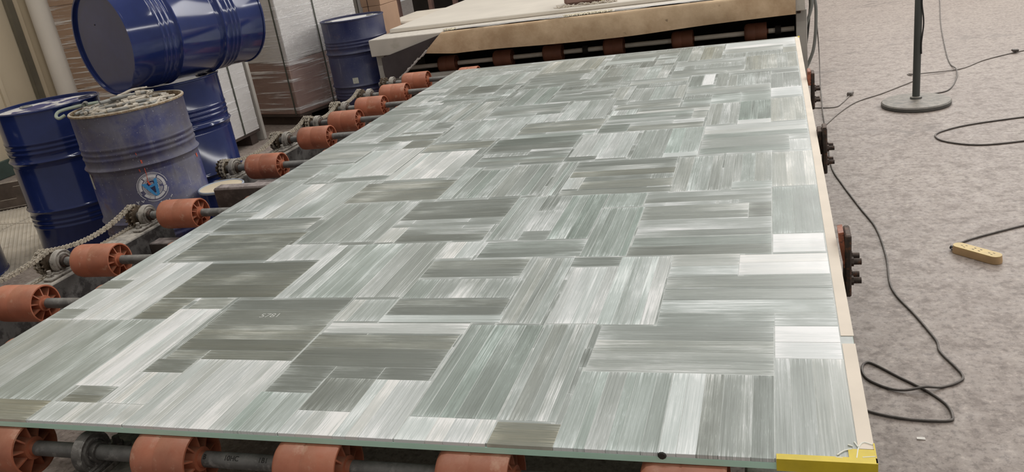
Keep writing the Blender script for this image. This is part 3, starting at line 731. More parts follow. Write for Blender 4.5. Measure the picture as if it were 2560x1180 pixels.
    ('H', -0.31, 2.072, 0.121, 2.141, 1, 0.44, 0), ('H', -0.31, 2.001, 0.121, 2.062, 1, 0.5, 0), ('H', -0.309, 1.924, 0.119, 1.995, 1, 0.52, 0), ('H', -0.308, 1.85, 0.121, 1.921, 1, 0.44, 0), 
    ('V', -1.248, 1.871, -1.099, 2.011, 3, 0.62, 0), ('H', -1.984, 2.032, -1.541, 2.309, 3, 0.25, -0.4), ('H', -1.98, 1.883, -1.841, 2.027, 3, 0.26, -0.5), ('H', -1.671, 1.845, -1.255, 2.013, 2, 0.28, -0.1), 
    ('H', -1.664, 1.64, -1.253, 1.846, 3, 0.24, -0.3), ('H', -1.685, 1.573, -1.547, 1.644, 1, 0.25, 0), ('V', -2.226, 1.874, -1.988, 2.328, 5, 0.84, 0), ('H', -2.337, 2.111, -2.224, 2.18, 1, 0.42, -0.3), 
    ('V', -2.337, 1.955, -2.224, 2.108, 2, 0.78, 0), ('H', -2.337, 1.885, -2.223, 1.954, 1, 0.42, -0.2), ('V', -2.337, 1.394, -1.844, 1.876, 6, 0.48, 0), ('V', -1.848, 1.497, -1.689, 1.951, 4, 0.88, 0), 
    ('H', -1.821, 1.952, -1.686, 2.025, 1, 0.4, -0.1), ('H', -1.828, 1.42, -1.705, 1.498, 2, 0.26, -0.3), ('V', -1.698, 1.422, -1.552, 1.574, 4, 0.76, 0), ('H', -2.337, 1.332, -1.854, 1.422, 1, 0.36, -1), 
    ('V', -1.843, 1.332, -1.55, 1.42, 7, 0.7, 0), ('V', -1.546, 1.332, -1.25, 1.647, 9, 0.76, 0), ('H', -1.244, 1.801, -0.815, 1.861, 1, 0.68, 0), ('H', -1.248, 1.709, -0.822, 1.792, 1, 0.3, -0.6), 
    ('H', -1.248, 1.559, -0.823, 1.718, 2, 0.26, -0.2), ('H', -1.243, 1.496, -1.105, 1.566, 1, 0.24, 0), ('V', -1.252, 1.332, -1.107, 1.498, 3, 0.64, 0.4), ('V', -1.104, 1.425, -0.964, 1.57, 1, 0.33, 0), 
    ('V', -1.104, 1.332, -0.958, 1.426, 3, 0.74, 0), ('V', -0.964, 1.332, -0.815, 1.568, 4, 0.78, 0), ('V', -0.81, 1.42, -0.604, 1.852, 5, 0.42, 0.3), ('V', -0.599, 1.42, -0.469, 1.857, 5, 0.5, 0), 
    ('V', -0.813, 1.332, -0.602, 1.419, 4, 0.82, 0), ('H', -0.598, 1.332, -0.455, 1.413, 1, 0.28, -1), ('H', -0.448, 1.629, -0.025, 1.85, 5, 0.48, 0), ('V', -0.455, 1.332, -0.243, 1.627, 6, 0.58, 0.2), 
    ('V', -0.242, 1.332, -0.17, 1.628, 2, 0.9, 0), ('V', -0.17, 1.332, -0.025, 1.626, 3, 0.38, 0), ('H', -0.023, 1.699, 0.121, 1.852, 2, 0.93, 0), ('V', -0.024, 1.332, 0.123, 1.7, 4, 0.62, 0), 
    ]  # block paleness: stone tone plus painted sheen and reflections of a bright opening
rs = random.Random(11)
slats = []
base_done = False
def put(o, x0, y0, x1, y1, n, br, hue, jit=0.07):
    global slats
    x0 = max(x0, XL); x1 = min(x1, XT); y0 = max(y0, YN); y1 = min(y1, YF)
    if x1 - x0 < 0.006 or y1 - y0 < 0.006: return
    new = []
    for s in slats:
        o_, a0, b0, a1, b1, c, h = s
        if a1 <= x0 or a0 >= x1 or b1 <= y0 or b0 >= y1:
            new.append(s); continue
        parts = []
        if a0 < x0: parts.append((a0, b0, x0, b1))
        if a1 > x1: parts.append((x1, b0, a1, b1))
        m0, m1 = max(a0, x0), min(a1, x1)
        if b0 < y0: parts.append((m0, b0, m1, y0))
        if b1 > y1: parts.append((m0, y1, m1, b1))
        for p in parts:
            dx, dy = p[2] - p[0], p[3] - p[1]
            if dx > 0.005 and dy > 0.005 and dx * dy > 0.0004:
                o2 = o_ if min(dx, dy) > 0.05 else ('H' if dx > dy else 'V')   # offcuts run lengthwise
                new.append((o2, *p, c, h))
    slats = new
    wts = [rs.uniform(0.6, 1.4) for _ in range(n)]
    tot = sum(wts); acc = 0
    for k in range(n):
        f0 = acc / tot; acc += wts[k]; f1 = acc / tot
        c = br + (rs.uniform(-jit, jit) if n > 1 else 0)
        h = 0.5 if not base_done else min(1, max(0, 0.5 + hue * 0.5 + rs.uniform(-0.12, 0.12)))
        if o == 'H': slats.append((o, x0, y0 + (y1 - y0) * f0, x1, y0 + (y1 - y0) * f1, c, h))
        else: slats.append((o, x0 + (x1 - x0) * f0, y0, x0 + (x1 - x0) * f1, y1, c, h))
y = YN
while y < YF:
    for q in range(4):
        put('H' if rs.random() < 0.6 else 'V', XL + q * 0.62, y, XL + (q + 1) * 0.62, y + 0.2, 2, rs.uniform(0.36, 0.55), 0)
    y += 0.2
base_done = True
for bk in BLOCKS: put(*bk[:6], bk[6] if bk[6] < 0.5 else 0.5 + (bk[6] - 0.5) * 0.84, bk[7])
spans = []
def slat_geo(mb, s, tints, g=0.0004):
    o, x0, y0, x1, y1, c, h = s
    zt = GT + rs.uniform(-0.0001, 0.0004)
    b_ = 0.0006
    x0 += g; x1 -= g; y0 += g; y1 -= g
    vs = [(x0, y0, 0.472), (x1, y0, 0.472), (x1, y1, 0.472), (x0, y1, 0.472), (x0, y0, zt - b_), (x1, y0, zt - b_), (x1, y1, zt - b_), (x0, y1, zt - b_),
          (x0 + b_, y0 + b_, zt), (x1 - b_, y0 + b_, zt), (x1 - b_, y1 - b_, zt), (x0 + b_, y1 - b_, zt)]
    fs = [(8, 9, 10, 11)] + [(i, (i + 1) % 4, 4 + (i + 1) % 4, 4 + i) for i in range(4)] + [(4 + i, 4 + (i + 1) % 4, 8 + (i + 1) % 4, 8 + i) for i in range(4)]
    mb.add(vs, fs)
    tints += [(c, h, rs.random(), 1.0)] * 12
    L = (x1 - x0) if o == 'H' else (y1 - y0)
    for vx, vy, vz in vs:
        a_, b2 = (vx - x0) / (x1 - x0), (vy - y0) / (y1 - y0)
        spans.append((a_, L, b2, 1) if o == 'H' else (b2, L, a_, 1))
def slat_obj(mb, tints, name, o):
    ob = mb.obj(name, M['fibre_x'] if o == 'H' else M['fibre_y'], panel, None)
    at = ob.data.color_attributes.new('tint', 'FLOAT_COLOR', 'POINT')
    at.data.foreach_set('color', [q for t4 in tints for q in t4])
    a2 = ob.data.color_attributes.new('span', 'FLOAT_COLOR', 'POINT')
    a2.data.foreach_set('color', [q for t4 in spans for q in t4])
    spans.clear()
    return ob
def shown(s):
    cx, cy = (s[1] + s[3]) / 2, (s[2] + s[4]) / 2
    d2 = cx * cx + cy * cy + 1.0
    return (s[3] - s[1]) * (s[4] - s[2]) / d2 ** 1.5
slats.sort(key=shown, reverse=True)
for s in slats[:296]:
    q = MB(); tn = []
    slat_geo(q, s, tn)
    slat_obj(q, tn, 'slat', s[0])
for o in 'HV':
    q = MB(); tn = []
    for s in slats[296:]:
        if s[0] == o: slat_geo(q, s, tn)
    if q.v:
        ob = slat_obj(q, tn, 'small_slats', o); ob['kind'] = 'stuff'
# beige masking tape down the right edge, yellow tape on the near and far right corners
MB().box(XT + 0.001, XR + 0.001, 1.805, YF - 0.01, 0.4798, 0.4812).obj('edge_tape', M['tape'], panel, None)['label'] = 'long beige tape down the right edge'
MB().box(XT + 0.001, XR + 0.001, 1.375, 1.768, 0.4798, 0.4812).obj('edge_tape', M['tape'], panel, None)['label'] = 'short beige tape near the right front corner'
m = MB(); m.box(-0.022, XR + 0.0025, YN - 0.0022, YN, 0.4555, 0.4825); m.box(-0.022, XR + 0.0025, YN, YN + 0.014, 0.4808, 0.4825)
m.box(0.105, XR + 0.0025, YN + 0.014, YN + 0.04, 0.4808, 0.4822); m.box(XR, XR + 0.0025, YN, YN + 0.06, 0.4555, 0.4825)
m.obj('corner_tape', M['yellow_tape'], panel, None)['label'] = 'yellow tape wrapped round the right front corner'
m = MB(); m.box(XR - 0.008, XR + 0.003, YF - 0.05, YF + 0.002, 0.472, 0.4822)
m.obj('corner_tape', M['yellow_tape'], panel, None)['label'] = 'scrap of yellow tape on the far right corner'
m = MB()
for pts in (((0.085, 1.352), (0.098, 1.366), (0.112, 1.372)), ((0.118, 1.345), (0.124, 1.378), (0.134, 1.394), (0.149, 1.388)), ((0.124, 1.378), (0.118, 1.395)), ((0.128, 1.348), (0.150, 1.352)), ((0.082, 1.345), (0.094, 1.343)), ((0.106, 1.385), (0.114, 1.381))):
    m.tube(spline([(x, y_, 0.4815) for x, y_ in pts], 4), 0.0015, 6)
m.obj('glue_smear', M['glue'], panel)['label'] = 'white glue squiggles on the right front corner'
m = MB(); m.lathe([(0.006, -0.004), (0.009, -0.001), (0.007, 0.002)], 9, Matrix.Translation((-0.2345, YN - 0.001, 0.4745)) @ Matrix.Rotation(PI / 2, 4, 'X'), (True, True))
m.obj('chip', M['black_hole'], panel)['label'] = 'small black chip in the near edge'
cu = bpy.data.curves.new('scribble', 'FONT'); cu.body = '5781'; cu.size = 0.035; cu.extrude = 0.0001
to = bpy.data.objects.new('tmp', cu); COL.objects.link(to); bpy.context.view_layer.update()
me = bpy.data.meshes.new_from_object(to); bpy.data.objects.remove(to); me.materials.clear(); me.materials.append(M['faint'])
o = bpy.data.objects.new('chalk_mark', me); COL.objects.link(o); o.parent = panel; o.location = (-1.515, 1.892, 0.4806); o.rotation_euler = (0, 0, 0.05)

# ================================================================ edge stops on the right
def stop(y, label, variant):
    t = thing('edge_stop', label, 'clamp', (0.1645, y, 0.0), group=None)
    MB().box(0.006, 0.024, 0.0, 0.085, 0.32, 0.515, 0.004).obj('plate', M['rust_dark'], t, 35)
    q = MB()
    if variant == 0:
        q.prism([(-0.011, 0.522), (0.003, 0.524), (0.006, 0.475), (0.017, 0.415), (0.004, 0.412), (-0.006, 0.47)], 0.012, 0.075, Matrix(((1, 0, 0, 0), (0, 0, -1, 0.08), (0, 1, 0, 0), (0, 0, 0, 1))))
        q.obj('jaw', M['rust_red'], t, None)
    elif variant == 1:
        q.box(-0.012, 0.006, 0.02, 0.10, 0.40, 0.50, 0.003); q.box(0.006, 0.02, -0.004, 0.0, 0.49, 0.52, 0.001)
        q.obj('jaw', M['rust_dark'], t, None)
    else:
        q.box(-0.011, 0.006, 0.0, 0.09, 0.45, 0.525, 0.003)
        q.obj('jaw', M['rust_red'], t, None)
    for z in (0.365, 0.425):
        for yy, L in ((0.022, 0.026), (0.064, 0.024)):
            q = MB(); q.cyl((0.024, yy, z), (0.031, yy, z), 0.014, 6); q.cyl((0.031, yy, z), (0.026 + L, yy, z), 0.0095, 12)
            q.obj('bolt', M['rust_dark'], t, 35)
    q = MB(); q.box(-0.20, 0.007, 0.02, 0.075, 0.33, 0.355, 0.002); q.obj('arm', M['rust_dark'], t, None)
    return t
stop(2.325, 'rusty edge stop with a bent red jaw on the right side nearest the camera', 0)
stop(3.47, 'dark rusty edge stop in the middle of the right side of the panel', 1)
stop(4.56, 'small rusty edge stop with a red jaw at the far right side near the machine', 2)

# ================================================================ drums
DR, DH = 0.284, 0.885
def bead(prof, z, dr, hw, r=DR):
    prof += [(r, z + hw), (r + dr * 0.55, z + hw * 0.55), (r + dr, z), (r + dr * 0.55, z - hw * 0.55), (r, z - hw)]
def drum_meshes(mat, top, open_top=False, rim=None):
    p = [(DR + 0.001, DH - 0.014)]
    for z in (0.700, 0.672, 0.645): bead(p, z, 0.005, 0.011)
    bead(p, 0.592, 0.012, 0.015)
    bead(p, 0.560, -0.003, 0.010)
    bead(p, 0.298, 0.012, 0.015)
    for z in (0.250, 0.222, 0.194): bead(p, z, 0.005, 0.011)
    p += [(DR + 0.001, 0.014), (DR + 0.006, 0.010), (DR + 0.006, 0.0), (DR - 0.004, 0.0), (DR - 0.005, 0.016)]
    b = MB(); b.lathe(p, 72)
    body = b.mesh('body', mat, 50)
    b = MB()
    if open_top:
        b.lathe([(DR - 0.006, DH - 0.25), (DR - 0.003, DH - 0.25), (DR - 0.003, DH - 0.004)], 72)
    else:
        b.lathe([(0.0001, DH - 0.018), (0.10, DH - 0.018), (0.21, DH - 0.0175), (DR - 0.022, DH - 0.019), (DR - 0.006, DH - 0.020)], 64)
    lid = b.mesh('lid' if not open_top else 'inner_wall', top, 50)
    b = MB(); b.lathe([(DR - 0.006, DH - 0.02), (DR - 0.005, DH - 0.002), (DR - 0.001, DH), (DR + 0.005, DH - 0.001), (DR + 0.008, DH - 0.006), (DR + 0.006, DH - 0.013), (DR + 0.001, DH - 0.014)], 72)
    rm = b.mesh('rim', rim or mat, 50)
    b = MB(); b.lathe([(DR - 0.005, 0.016), (0.20, 0.018), (0.10, 0.016), (0.0001, 0.016)], 64)
    bot = b.mesh('bottom_disc', mat, 50)
    return body, lid, rm, bot
def add_mesh(me, parent, name=None, M4=None):
    o = bpy.data.objects.new(name or me.name, me); COL.objects.link(o); o.parent = parent
    if M4 is not None: o.matrix_local = M4
    return o
def bung(parent, x, y, mat):
    q = MB(); q.lathe([(0.036, 0), (0.036, 0.005), (0.030, 0.010), (0.026, 0.010), (0.024, 0.006), (0.0001, 0.006)], 20, Matrix.Translation((x, y, DH - 0.0178)))
    q.box(x - 0.02, x + 0.02, y - 0.003, y + 0.003, DH - 0.013, DH - 0.006)
    q.obj('bung', mat, parent)
BLUE = drum_meshes(M['blue'], M['drum_top'])
BLUEX = drum_meshes(M['blue'], M['blue'])
WORN = drum_meshes(M['blue_worn'], M['pale_top'], rim=M['blue_worn'])
def drum(ms, label, loc, rz, bungs=True, group='blue steel drums'):
    t = thing('steel_drum', label, 'drum', loc, rz)
    for me in ms: add_mesh(me, t)
    return t
d = drum(BLUE, 'glossy blue steel drum standing at left with a partly wiped dusty lid', (-4.115, 3.835, 0), 0.6)
bung(d, -0.14, 0.11, M['pin_grey']); bung(d, 0.20, 0.05, M['blue_worn'])
d = drum(BLUE, 'blue steel drum cut off by the left edge of the photo', (-4.60, 3.235, 0), 2.2); bung(d, 0.2, 0, M['blue'])
d = drum(BLUEX, 'upright blue steel drum carrying the drum that lies on its side', (-3.565, 4.265, 0), 1.0); bung(d, 0.2, 0, M['blue'])
d = drum(WORN, 'scuffed blue steel drum with a pale sticker beside the machine', (-3.668, 6.97, 0), 0.0)
bung(d, -0.19, -0.10, M['pin_grey']); bung(d, 0.12, 0.14, M['pin_grey'])
def wrap(q, poly, a0, z0, r, thick=0.0006, step=0.012):
    """lay a convex outline (u right along the skin, v up) on a drum as a thin print"""
    us = [p[0] for p in poly]
    u0, u1 = min(us), max(us)
    n = max(1, math.ceil((u1 - u0) / step))
    def span(u):
        vs = []
        for (ax, ay), (bx, by) in zip(poly, poly[1:] + poly[:1]):
            if abs(bx - ax) < 1e-9:
                if abs(ax - u) < 1e-6: vs += [ay, by]
            elif min(ax, bx) - 1e-9 <= u <= max(ax, bx) + 1e-9:
                vs.append(ay + (by - ay) * (u - ax) / (bx - ax))
        return (min(vs), max(vs)) if vs else (0, 0)
    pts = []
    for k in range(n + 1):
        u = u0 + (u1 - u0) * k / n
        lo, hi = span(min(max(u, u0 + 1e-7), u1 - 1e-7))
        a = a0 + u / r
        for v in (lo, hi):
            for rr in (r + 0.0003, r + 0.0003 + thick):
                pts.append((rr * math.cos(a), rr * math.sin(a), z0 + v))
    fs = []
    for k in range(n):
        i = 4 * k; j = i + 4
        fs += [(i + 1, j + 1, j + 3, i + 3), (i, i + 2, j + 2, j), (i + 1, i, j, j + 1), (i + 3, j + 3, j + 2, i + 2)]
    fs += [(0, 1, 3, 2), (4 * n, 4 * n + 2, 4 * n + 3, 4 * n + 1)]
    q.add(pts, fs)
def arc(q, a0, z0, r, ri, ro, t0, t1, thick=0.0006):
    n = max(3, int(abs(t1 - t0) / 0.12))
    for k in range(n):
        ta, tb = t0 + (t1 - t0) * k / n, t0 + (t1 - t0) * (k + 1) / n
        vs = []
        for t, rr in ((ta, ri), (tb, ri), (tb, ro), (ta, ro)):
            u, v = rr * math.cos(t), rr * math.sin(t)
            for e in (0.0003, 0.0003 + thick):
                a = a0 + u / r
                vs.append(((r + e) * math.cos(a), (r + e) * math.sin(a), z0 + v))
        q.add(vs, [(1, 3, 5, 7), (0, 1, 3, 2)[::-1], (2, 3, 5, 4)[::-1], (4, 5, 7, 6)[::-1], (6, 7, 1, 0)[::-1]])
q = MB(); wrap(q, [(-0.026, -0.026), (0.026, -0.026), (0.026, 0.026), (-0.026, 0.026)], math.radians(-78.3), 0.352, DR)
q.obj('sticker', M['sticker'], d, None)['label'] = 'pale square sticker'

# the dirty drum with the emblem, filled with pins
DIRTY = drum_meshes(M['blue_dirty'], M['rust_rim'], True, M['rust_rim'])
dd = thing('steel_drum', 'dirty scraped blue drum with a round blue and white emblem, heaped with pins', 'drum', (-3.29, 3.56, 0))
for me in DIRTY[:1] + DIRTY[1:]: add_mesh(me, dd)
A0 = math.radians(-47.3); Z0 = 0.474
q = MB()
arc(q, A0, Z0, DR, 0.0745, 0.0775, 0.15, 4.0); arc(q, A0, Z0, DR, 0.0745, 0.0775, 4.15, 6.0); arc(q, A0, Z0, DR, 0.068, 0.0705, 1.0, 3.6)
arc(q, A0, Z0, DR, 0.052, 0.066, -0.1, 0.95); arc(q, A0, Z0, DR, 0.050, 0.065, 1.05, 2.2); arc(q, A0, Z0, DR, 0.053, 0.066, 2.3, 3.35); arc(q, A0, Z0, DR, 0.050, 0.065, 3.75, 4.6)
arc(q, A0, Z0, DR, 0.052, 0.066, 4.65, 5.6); arc(q, A0, Z0, DR, 0.0545, 0.070, 5.65, 6.15)
for ri in (0.034, 0.0385, 0.043, 0.0465): arc(q, A0, Z0, DR, ri, ri + 0.002, 0.1, 6.1)
arc(q, A0, Z0, DR, 0.0275, 0.0315, -0.6, 0.45); arc(q, A0, Z0, DR, 0.027, 0.031, 3.4, 4.0); arc(q, A0, Z0, DR, 0.0155, 0.0185, 1.15, 2.1); arc(q, A0, Z0, DR, 0.022, 0.0245, 1.25, 1.95)
q.obj('emblem_ring', M['white_print'], dd, None)['label'] = 'broken white rings of the emblem'
q = MB(); arc(q, A0, Z0, DR, 0.0005, 0.033, 0, 2 * PI, 0.0002); q.obj('emblem_disc', M['navy_print'], dd, None)
q = MB()
wrap(q, [(-0.051, 0.024), (-0.028, 0.025), (0.012, -0.052), (-0.004, -0.046)], A0, Z0, DR, 0.0012, 0.006)
wrap(q, [(0.012, 0.040), (0.028, 0.042), (0.026, -0.040), (0.012, -0.052), (0.008, -0.05), (0.010, 0.0)], A0, Z0, DR, 0.0012, 0.006)
wrap(q, [(-0.020, 0.004), (-0.012, 0.012), (0.014, 0.017), (0.014, 0.005), (-0.010, -0.002)], A0, Z0, DR, 0.0012, 0.006)
q.obj('emblem_letter', M['sky_print'], dd, None)['label'] = 'sky blue upside-down letter A of the emblem'
q = MB()
wrap(q, [(-0.020, 0.150), (-0.012, 0.148), (-0.012, 0.118), (-0.018, 0.112)], A0, Z0, DR, 0.0016, 0.003)
wrap(q, [(-0.0145, 0.118), (-0.010, 0.118), (-0.010, 0.07), (-0.0135, 0.066)], A0, Z0, DR, 0.0016, 0.003)
wrap(q, [(-0.0135, 0.066), (-0.0105, 0.068), (-0.013, 0.04), (-0.016, 0.035)], A0, Z0, DR, 0.0016, 0.003)
wrap(q, [(-0.019, 0.037), (-0.013, 0.037), (-0.004, 0.014), (-0.012, 0.012), (-0.018, 0.022)], A0, Z0, DR, 0.0016, 0.003)
wrap(q, [(-0.032, 0.192), (-0.028, 0.192), (-0.027, 0.176), (-0.030, 0.174)], A0, Z0, DR, 0.0016, 0.003)
wrap(q, [(-0.042, 0.112), (-0.038, 0.114), (-0.034, 0.092), (-0.038, 0.088)], A0, Z0, DR, 0.0016, 0.003)
wrap(q, [(0.318, 0.085), (0.335, 0.088), (0.338, 0.070), (0.325, 0.062)], A0, Z0, DR, 0.0010, 0.005)
q.obj('paint_drip', M['red_paint'], dd, None)['label'] = 'drips of red paint above the emblem'
q = MB()
for u, v in ((-0.092, -0.070), (-0.066, -0.070)):                # worn stencilled letters, Y and V
    wrap(q, [(u - 0.009, v + 0.009), (u - 0.004, v + 0.010), (u + 0.001, v), (u - 0.002, v - 0.002)], A0, Z0, DR, 0.0008, 0.003)
    wrap(q, [(u + 0.004, v + 0.010), (u + 0.008, v + 0.010), (u + 0.001, v - 0.002), (u - 0.001, v)], A0, Z0, DR, 0.0008, 0.003)
wrap(q, [(-0.0935, -0.070), (-0.0905, -0.070), (-0.0905, -0.082), (-0.0935, -0.082)], A0, Z0, DR, 0.0008, 0.003)
for u, v in ((0.018, -0.092), (0.044, -0.092)):                  # worn stencilled letters A
    wrap(q, [(u - 0.009, v - 0.009), (u - 0.004, v - 0.009), (u + 0.001, v + 0.009), (u - 0.002, v + 0.009)], A0, Z0, DR, 0.0008, 0.003)
    wrap(q, [(u + 0.004, v - 0.009), (u + 0.009, v - 0.009), (u + 0.002, v + 0.009), (u - 0.001, v + 0.009)], A0, Z0, DR, 0.0008, 0.003)
    wrap(q, [(u - 0.005, v - 0.003), (u + 0.005, v - 0.003), (u + 0.004, v), (u - 0.004, v)], A0, Z0, DR, 0.0008, 0.003)
for u, v in ((0.060, -0.086), (0.072, -0.074), (0.078, -0.068)):
    wrap(q, [(u - 0.003, v - 0.003), (u + 0.003, v - 0.003), (u + 0.004, v + 0.003), (u - 0.002, v + 0.004)], A0, Z0, DR, 0.0008, 0.003)
q.obj('lettering', M['white_print'], dd, None)['label'] = 'worn white letters under the emblem'
q = MB(); wrap(q, [(-0.014, -0.04), (0.016, -0.042), (0.014, 0.04), (-0.014, 0.042)], A0 - 1.30, 0.53, DR, 0.0008, 0.006)
q.obj('sticker', M['sticker'], dd, None)['label'] = 'torn pale sticker near the left outline'
b = MB(); b.lathe([(0.0001, DH - 0.028), (0.12, DH - 0.030), (0.22, DH - 0.034), (DR - 0.004, DH - 0.040)], 48)
b.obj('powder_fill', M['powder'], dd)
# the drum on its side, lying across the upright one
t_ = thing('steel_drum', 'glossy blue steel drum lying on its side on top of another drum', 'drum', (-3.520, 3.772, 1.184))
az = math.radians(70.6)
t_.rotation_euler = Vector((math.cos(az), math.sin(az), 0)).to_track_quat('Z', 'Y').to_euler()
for me in BLUEX: add_mesh(me, t_)
q = MB(); q.lathe([(0.0001, 0.0), (0.004, 0.0), (0.004, 0.003)], 10, Matrix.Translation((0.05, 0.10, 0.0135))); q.obj('vent_plug', M['black_hole'], t_)
# small pail behind the cross beam
t_ = thing('resin_pail', 'blue pail with dried cream resin to the brim behind the dark cross beam', 'pail', (-2.868, 3.585, 0))
b = MB(); b.lathe([(0.0001, 0.004), (0.100, 0.004), (0.102, 0.0), (0.105, 0.0), (0.112, 0.22), (0.116, 0.226), (0.112, 0.234), (0.116, 0.372)], 48); b.obj('body', M['blue'], t_)
b = MB(); b.lathe([(0.112, 0.372), (0.113, 0.385), (0.118, 0.388), (0.122, 0.384), (0.121, 0.374), (0.116, 0.372)], 48); b.obj('lip', M['lip_blue'], t_)
b = MB(); b.lathe([(0.0001, 0.379), (0.07, 0.380), (0.113, 0.383)], 40); b.obj('resin', M['cream'], t_)

# pins heaped in the dirty drum
rp = random.Random(5)
def pin_proto(kind):
    t = thing('toggle_pin', 'x', 'pin', (0, 0, 0), group='dusty pins heaped in the dirty drum')
    mt = M['pin'] if kind != 1 else M['pin_grey']
    if kind in (0, 1):
        q = MB(); L = 0.085 if kind == 0 else 0.11
        q.lathe([(0.0001, -L), (0.007, -L), (0.0095, -L + 0.004), (0.0095, L - 0.02), (0.007, L - 0.012), (0.007, L), (0.0001, L)], 12, Matrix.Rotation(PI / 2, 4, 'Y')); q.obj('rod', mt, t)
        q = MB(); q.lathe([(0.0097, -0.013), (0.0155, -0.012), (0.0165, 0), (0.0155, 0.012), (0.0097, 0.013)], 14, Matrix.Translation((0.03 if kind else -0.035, 0, 0)) @ Matrix.Rotation(PI / 2, 4, 'Y'), closed=True); q.obj('collar', M['pin'], t)
    elif kind == 2:
        q = MB(); q.tube(spline([(-0.07, 0, 0), (-0.03, 0.006, 0.004), (0.02, 0.018, 0.008), (0.06, 0.012, 0.004), (0.085, -0.006, 0)], 5), 0.0065, 8); q.obj('rod', mt, t)
        q = MB(); q.tube([(0.085 + 0.013 * math.cos(a), -0.006 + 0.013 * math.sin(a), 0) for a in [k * PI / 6 for k in range(13)]], 0.0045, 7, False); q.obj('eye', mt, t)
    else:
        q = MB(); q.tube(spline([(-0.05, -0.014, 0), (0.03, -0.015, 0), (0.048, 0, 0), (0.03, 0.015, 0), (-0.05, 0.014, 0)], 5), 0.0055, 8); q.obj('shackle', mt, t)
        q = MB(); q.cyl((-0.042, -0.024, 0), (-0.042, 0.024, 0), 0.006, 10); q.obj('bolt', M['pin_grey'], t)
    return t
protos = [pin_proto(k) for k in range(4)]
used = [False] * 4
SEL_ = [(0.02, -0.02, 0.060, 0.2, 1), (0.06, 0.10, 0.082, 0.35, 1), (-0.02, 0.12, 0.060, 0.10, 2), (0.12, 0.16, 0.090, 0.45, 2), (-0.15, -0.10, 0.030, 0.9, 0), (0.10, 0.03, 0.055, 0.5, 1), (-0.08, -0.03, 0.045, 0.6, 0)]
SECT = ['front', 'front right', 'right', 'back right', 'back', 'back left', 'left', 'front left']
KN = ['beige collared pin', 'grey collared pin', 'bent eye pin', 'small dusty shackle']
combo = [(kd, s_, z_) for kd in range(4) for s_ in range(8) for z_ in range(2)]
rp.shuffle(combo)
for kd, s_, z_ in combo[:58]:
    a = -PI / 4 + s_ * PI / 4 + rp.uniform(-0.3, 0.3)             # front of the heap faces the camera
    rr = rp.uniform(0.165, 0.215) if z_ == 0 else rp.uniform(0.03, 0.145)
    x, y = rr * math.cos(a), rr * math.sin(a)
    z = 0.006 + 0.052 * (1 - rr / 0.23) * rp.uniform(0.2, 1) + (0.010 if rp.random() < 0.4 else 0)
    if s_ in (2, 3) and z_: z += 0.02
    rz = a + PI / 2 + rp.uniform(-0.3, 0.3) if z_ == 0 else rp.uniform(-0.5, 1.6)
    o = protos[kd] if not used[kd] else dup(protos[kd])
    used[kd] = True
    o.location = (-3.29 + x, 3.56 + y, DH - 0.028 + z + 0.004)
    o.rotation_euler = (rp.uniform(-0.3, 0.3), rp.uniform(-0.12, 0.12), rz)
    o['label'] = KN[kd] + (' by the %s rim of the dirty drum' if z_ == 0 else ' in the heap %s of its middle').replace('heap %s of', 'dirty drum heap, %s of') % SECT[s_]
# pale green clamp ring hooked over the left of the rim
t_ = thing('clamp_ring', 'pale green clamp ring end hanging over the left rim of the dirty drum', 'ring', (0, 0, 0))
q = MB(); q.tube(spline([(-3.50, 3.59, 0.897), (-3.53, 3.54, 0.900), (-3.565, 3.485, 0.901), (-3.600, 3.415, 0.897), (-3.600, 3.385, 0.880), (-3.575, 3.375, 0.868), (-3.55, 3.395, 0.878)], 6), 0.0085, 8); q.obj('ring', M['green_ring'], t_)
q = MB(); q.lathe([(0.009, -0.02), (0.015, -0.02), (0.015, 0.02), (0.009, 0.02)], 14, Matrix.Translation((-3.535, 3.533, 0.902)) @ Matrix.Rotation(PI / 2, 4, 'X') @ Matrix.Rotation(0.6, 4, 'Y'), closed=True); q.obj('sleeve', M['pin_grey'], t_)

# ================================================================ the machine at the far end
mc = thing('laminating_machine', 'long pale grey machine table with a tan canvas curtain across its front', 'machine', (0, 0, 0))
MB().box(-3.362, 0.215, 6.60, 6.95, 0.555, 0.70, 0.006).obj('front_beam', M['machine'], mc)
MB().box(-3.30, 0.20, 6.925, 11.2, 0.7002, 0.738, 0.008).obj('top_plate', M['plate'], mc)
MB().box(-3.34, 0.19, 6.951, 11.1, 0.64, 0.70, 0.004).obj('deck', M['machine_grey'], mc)
for x in (-3.35, 0.150):
    MB().box(x, x + 0.078, 6.665, 6.76, 0.0, 0.555, 0.004).obj('post', M['machine_grey'], mc)
    MB().box(x, x + 0.072, 10.9, 11.0, 0.0, 0.64, 0.004).obj('post', M['machine_grey'], mc)
    MB().box(x + 0.02, x + 0.05, 6.76, 10.9, 0.06, 0.64).obj('side_panel', M['machine_grey'], mc)
MB().box(-3.29, 0.150, 6.67, 6.73, 0.18, 0.352, 0.005).obj('sill', M['machine_grey'], mc)
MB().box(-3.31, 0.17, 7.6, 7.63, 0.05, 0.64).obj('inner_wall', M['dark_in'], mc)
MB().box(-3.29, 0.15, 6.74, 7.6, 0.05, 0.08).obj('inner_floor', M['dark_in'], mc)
q = MB(); q.box(0.158, 0.185, 6.655, 6.665, 0.53, 0.61, 0.002); q.box(0.165, 0.175, 6.640, 6.655, 0.555, 0.575, 0.002); q.obj('latch', M['rust_dark'], mc)
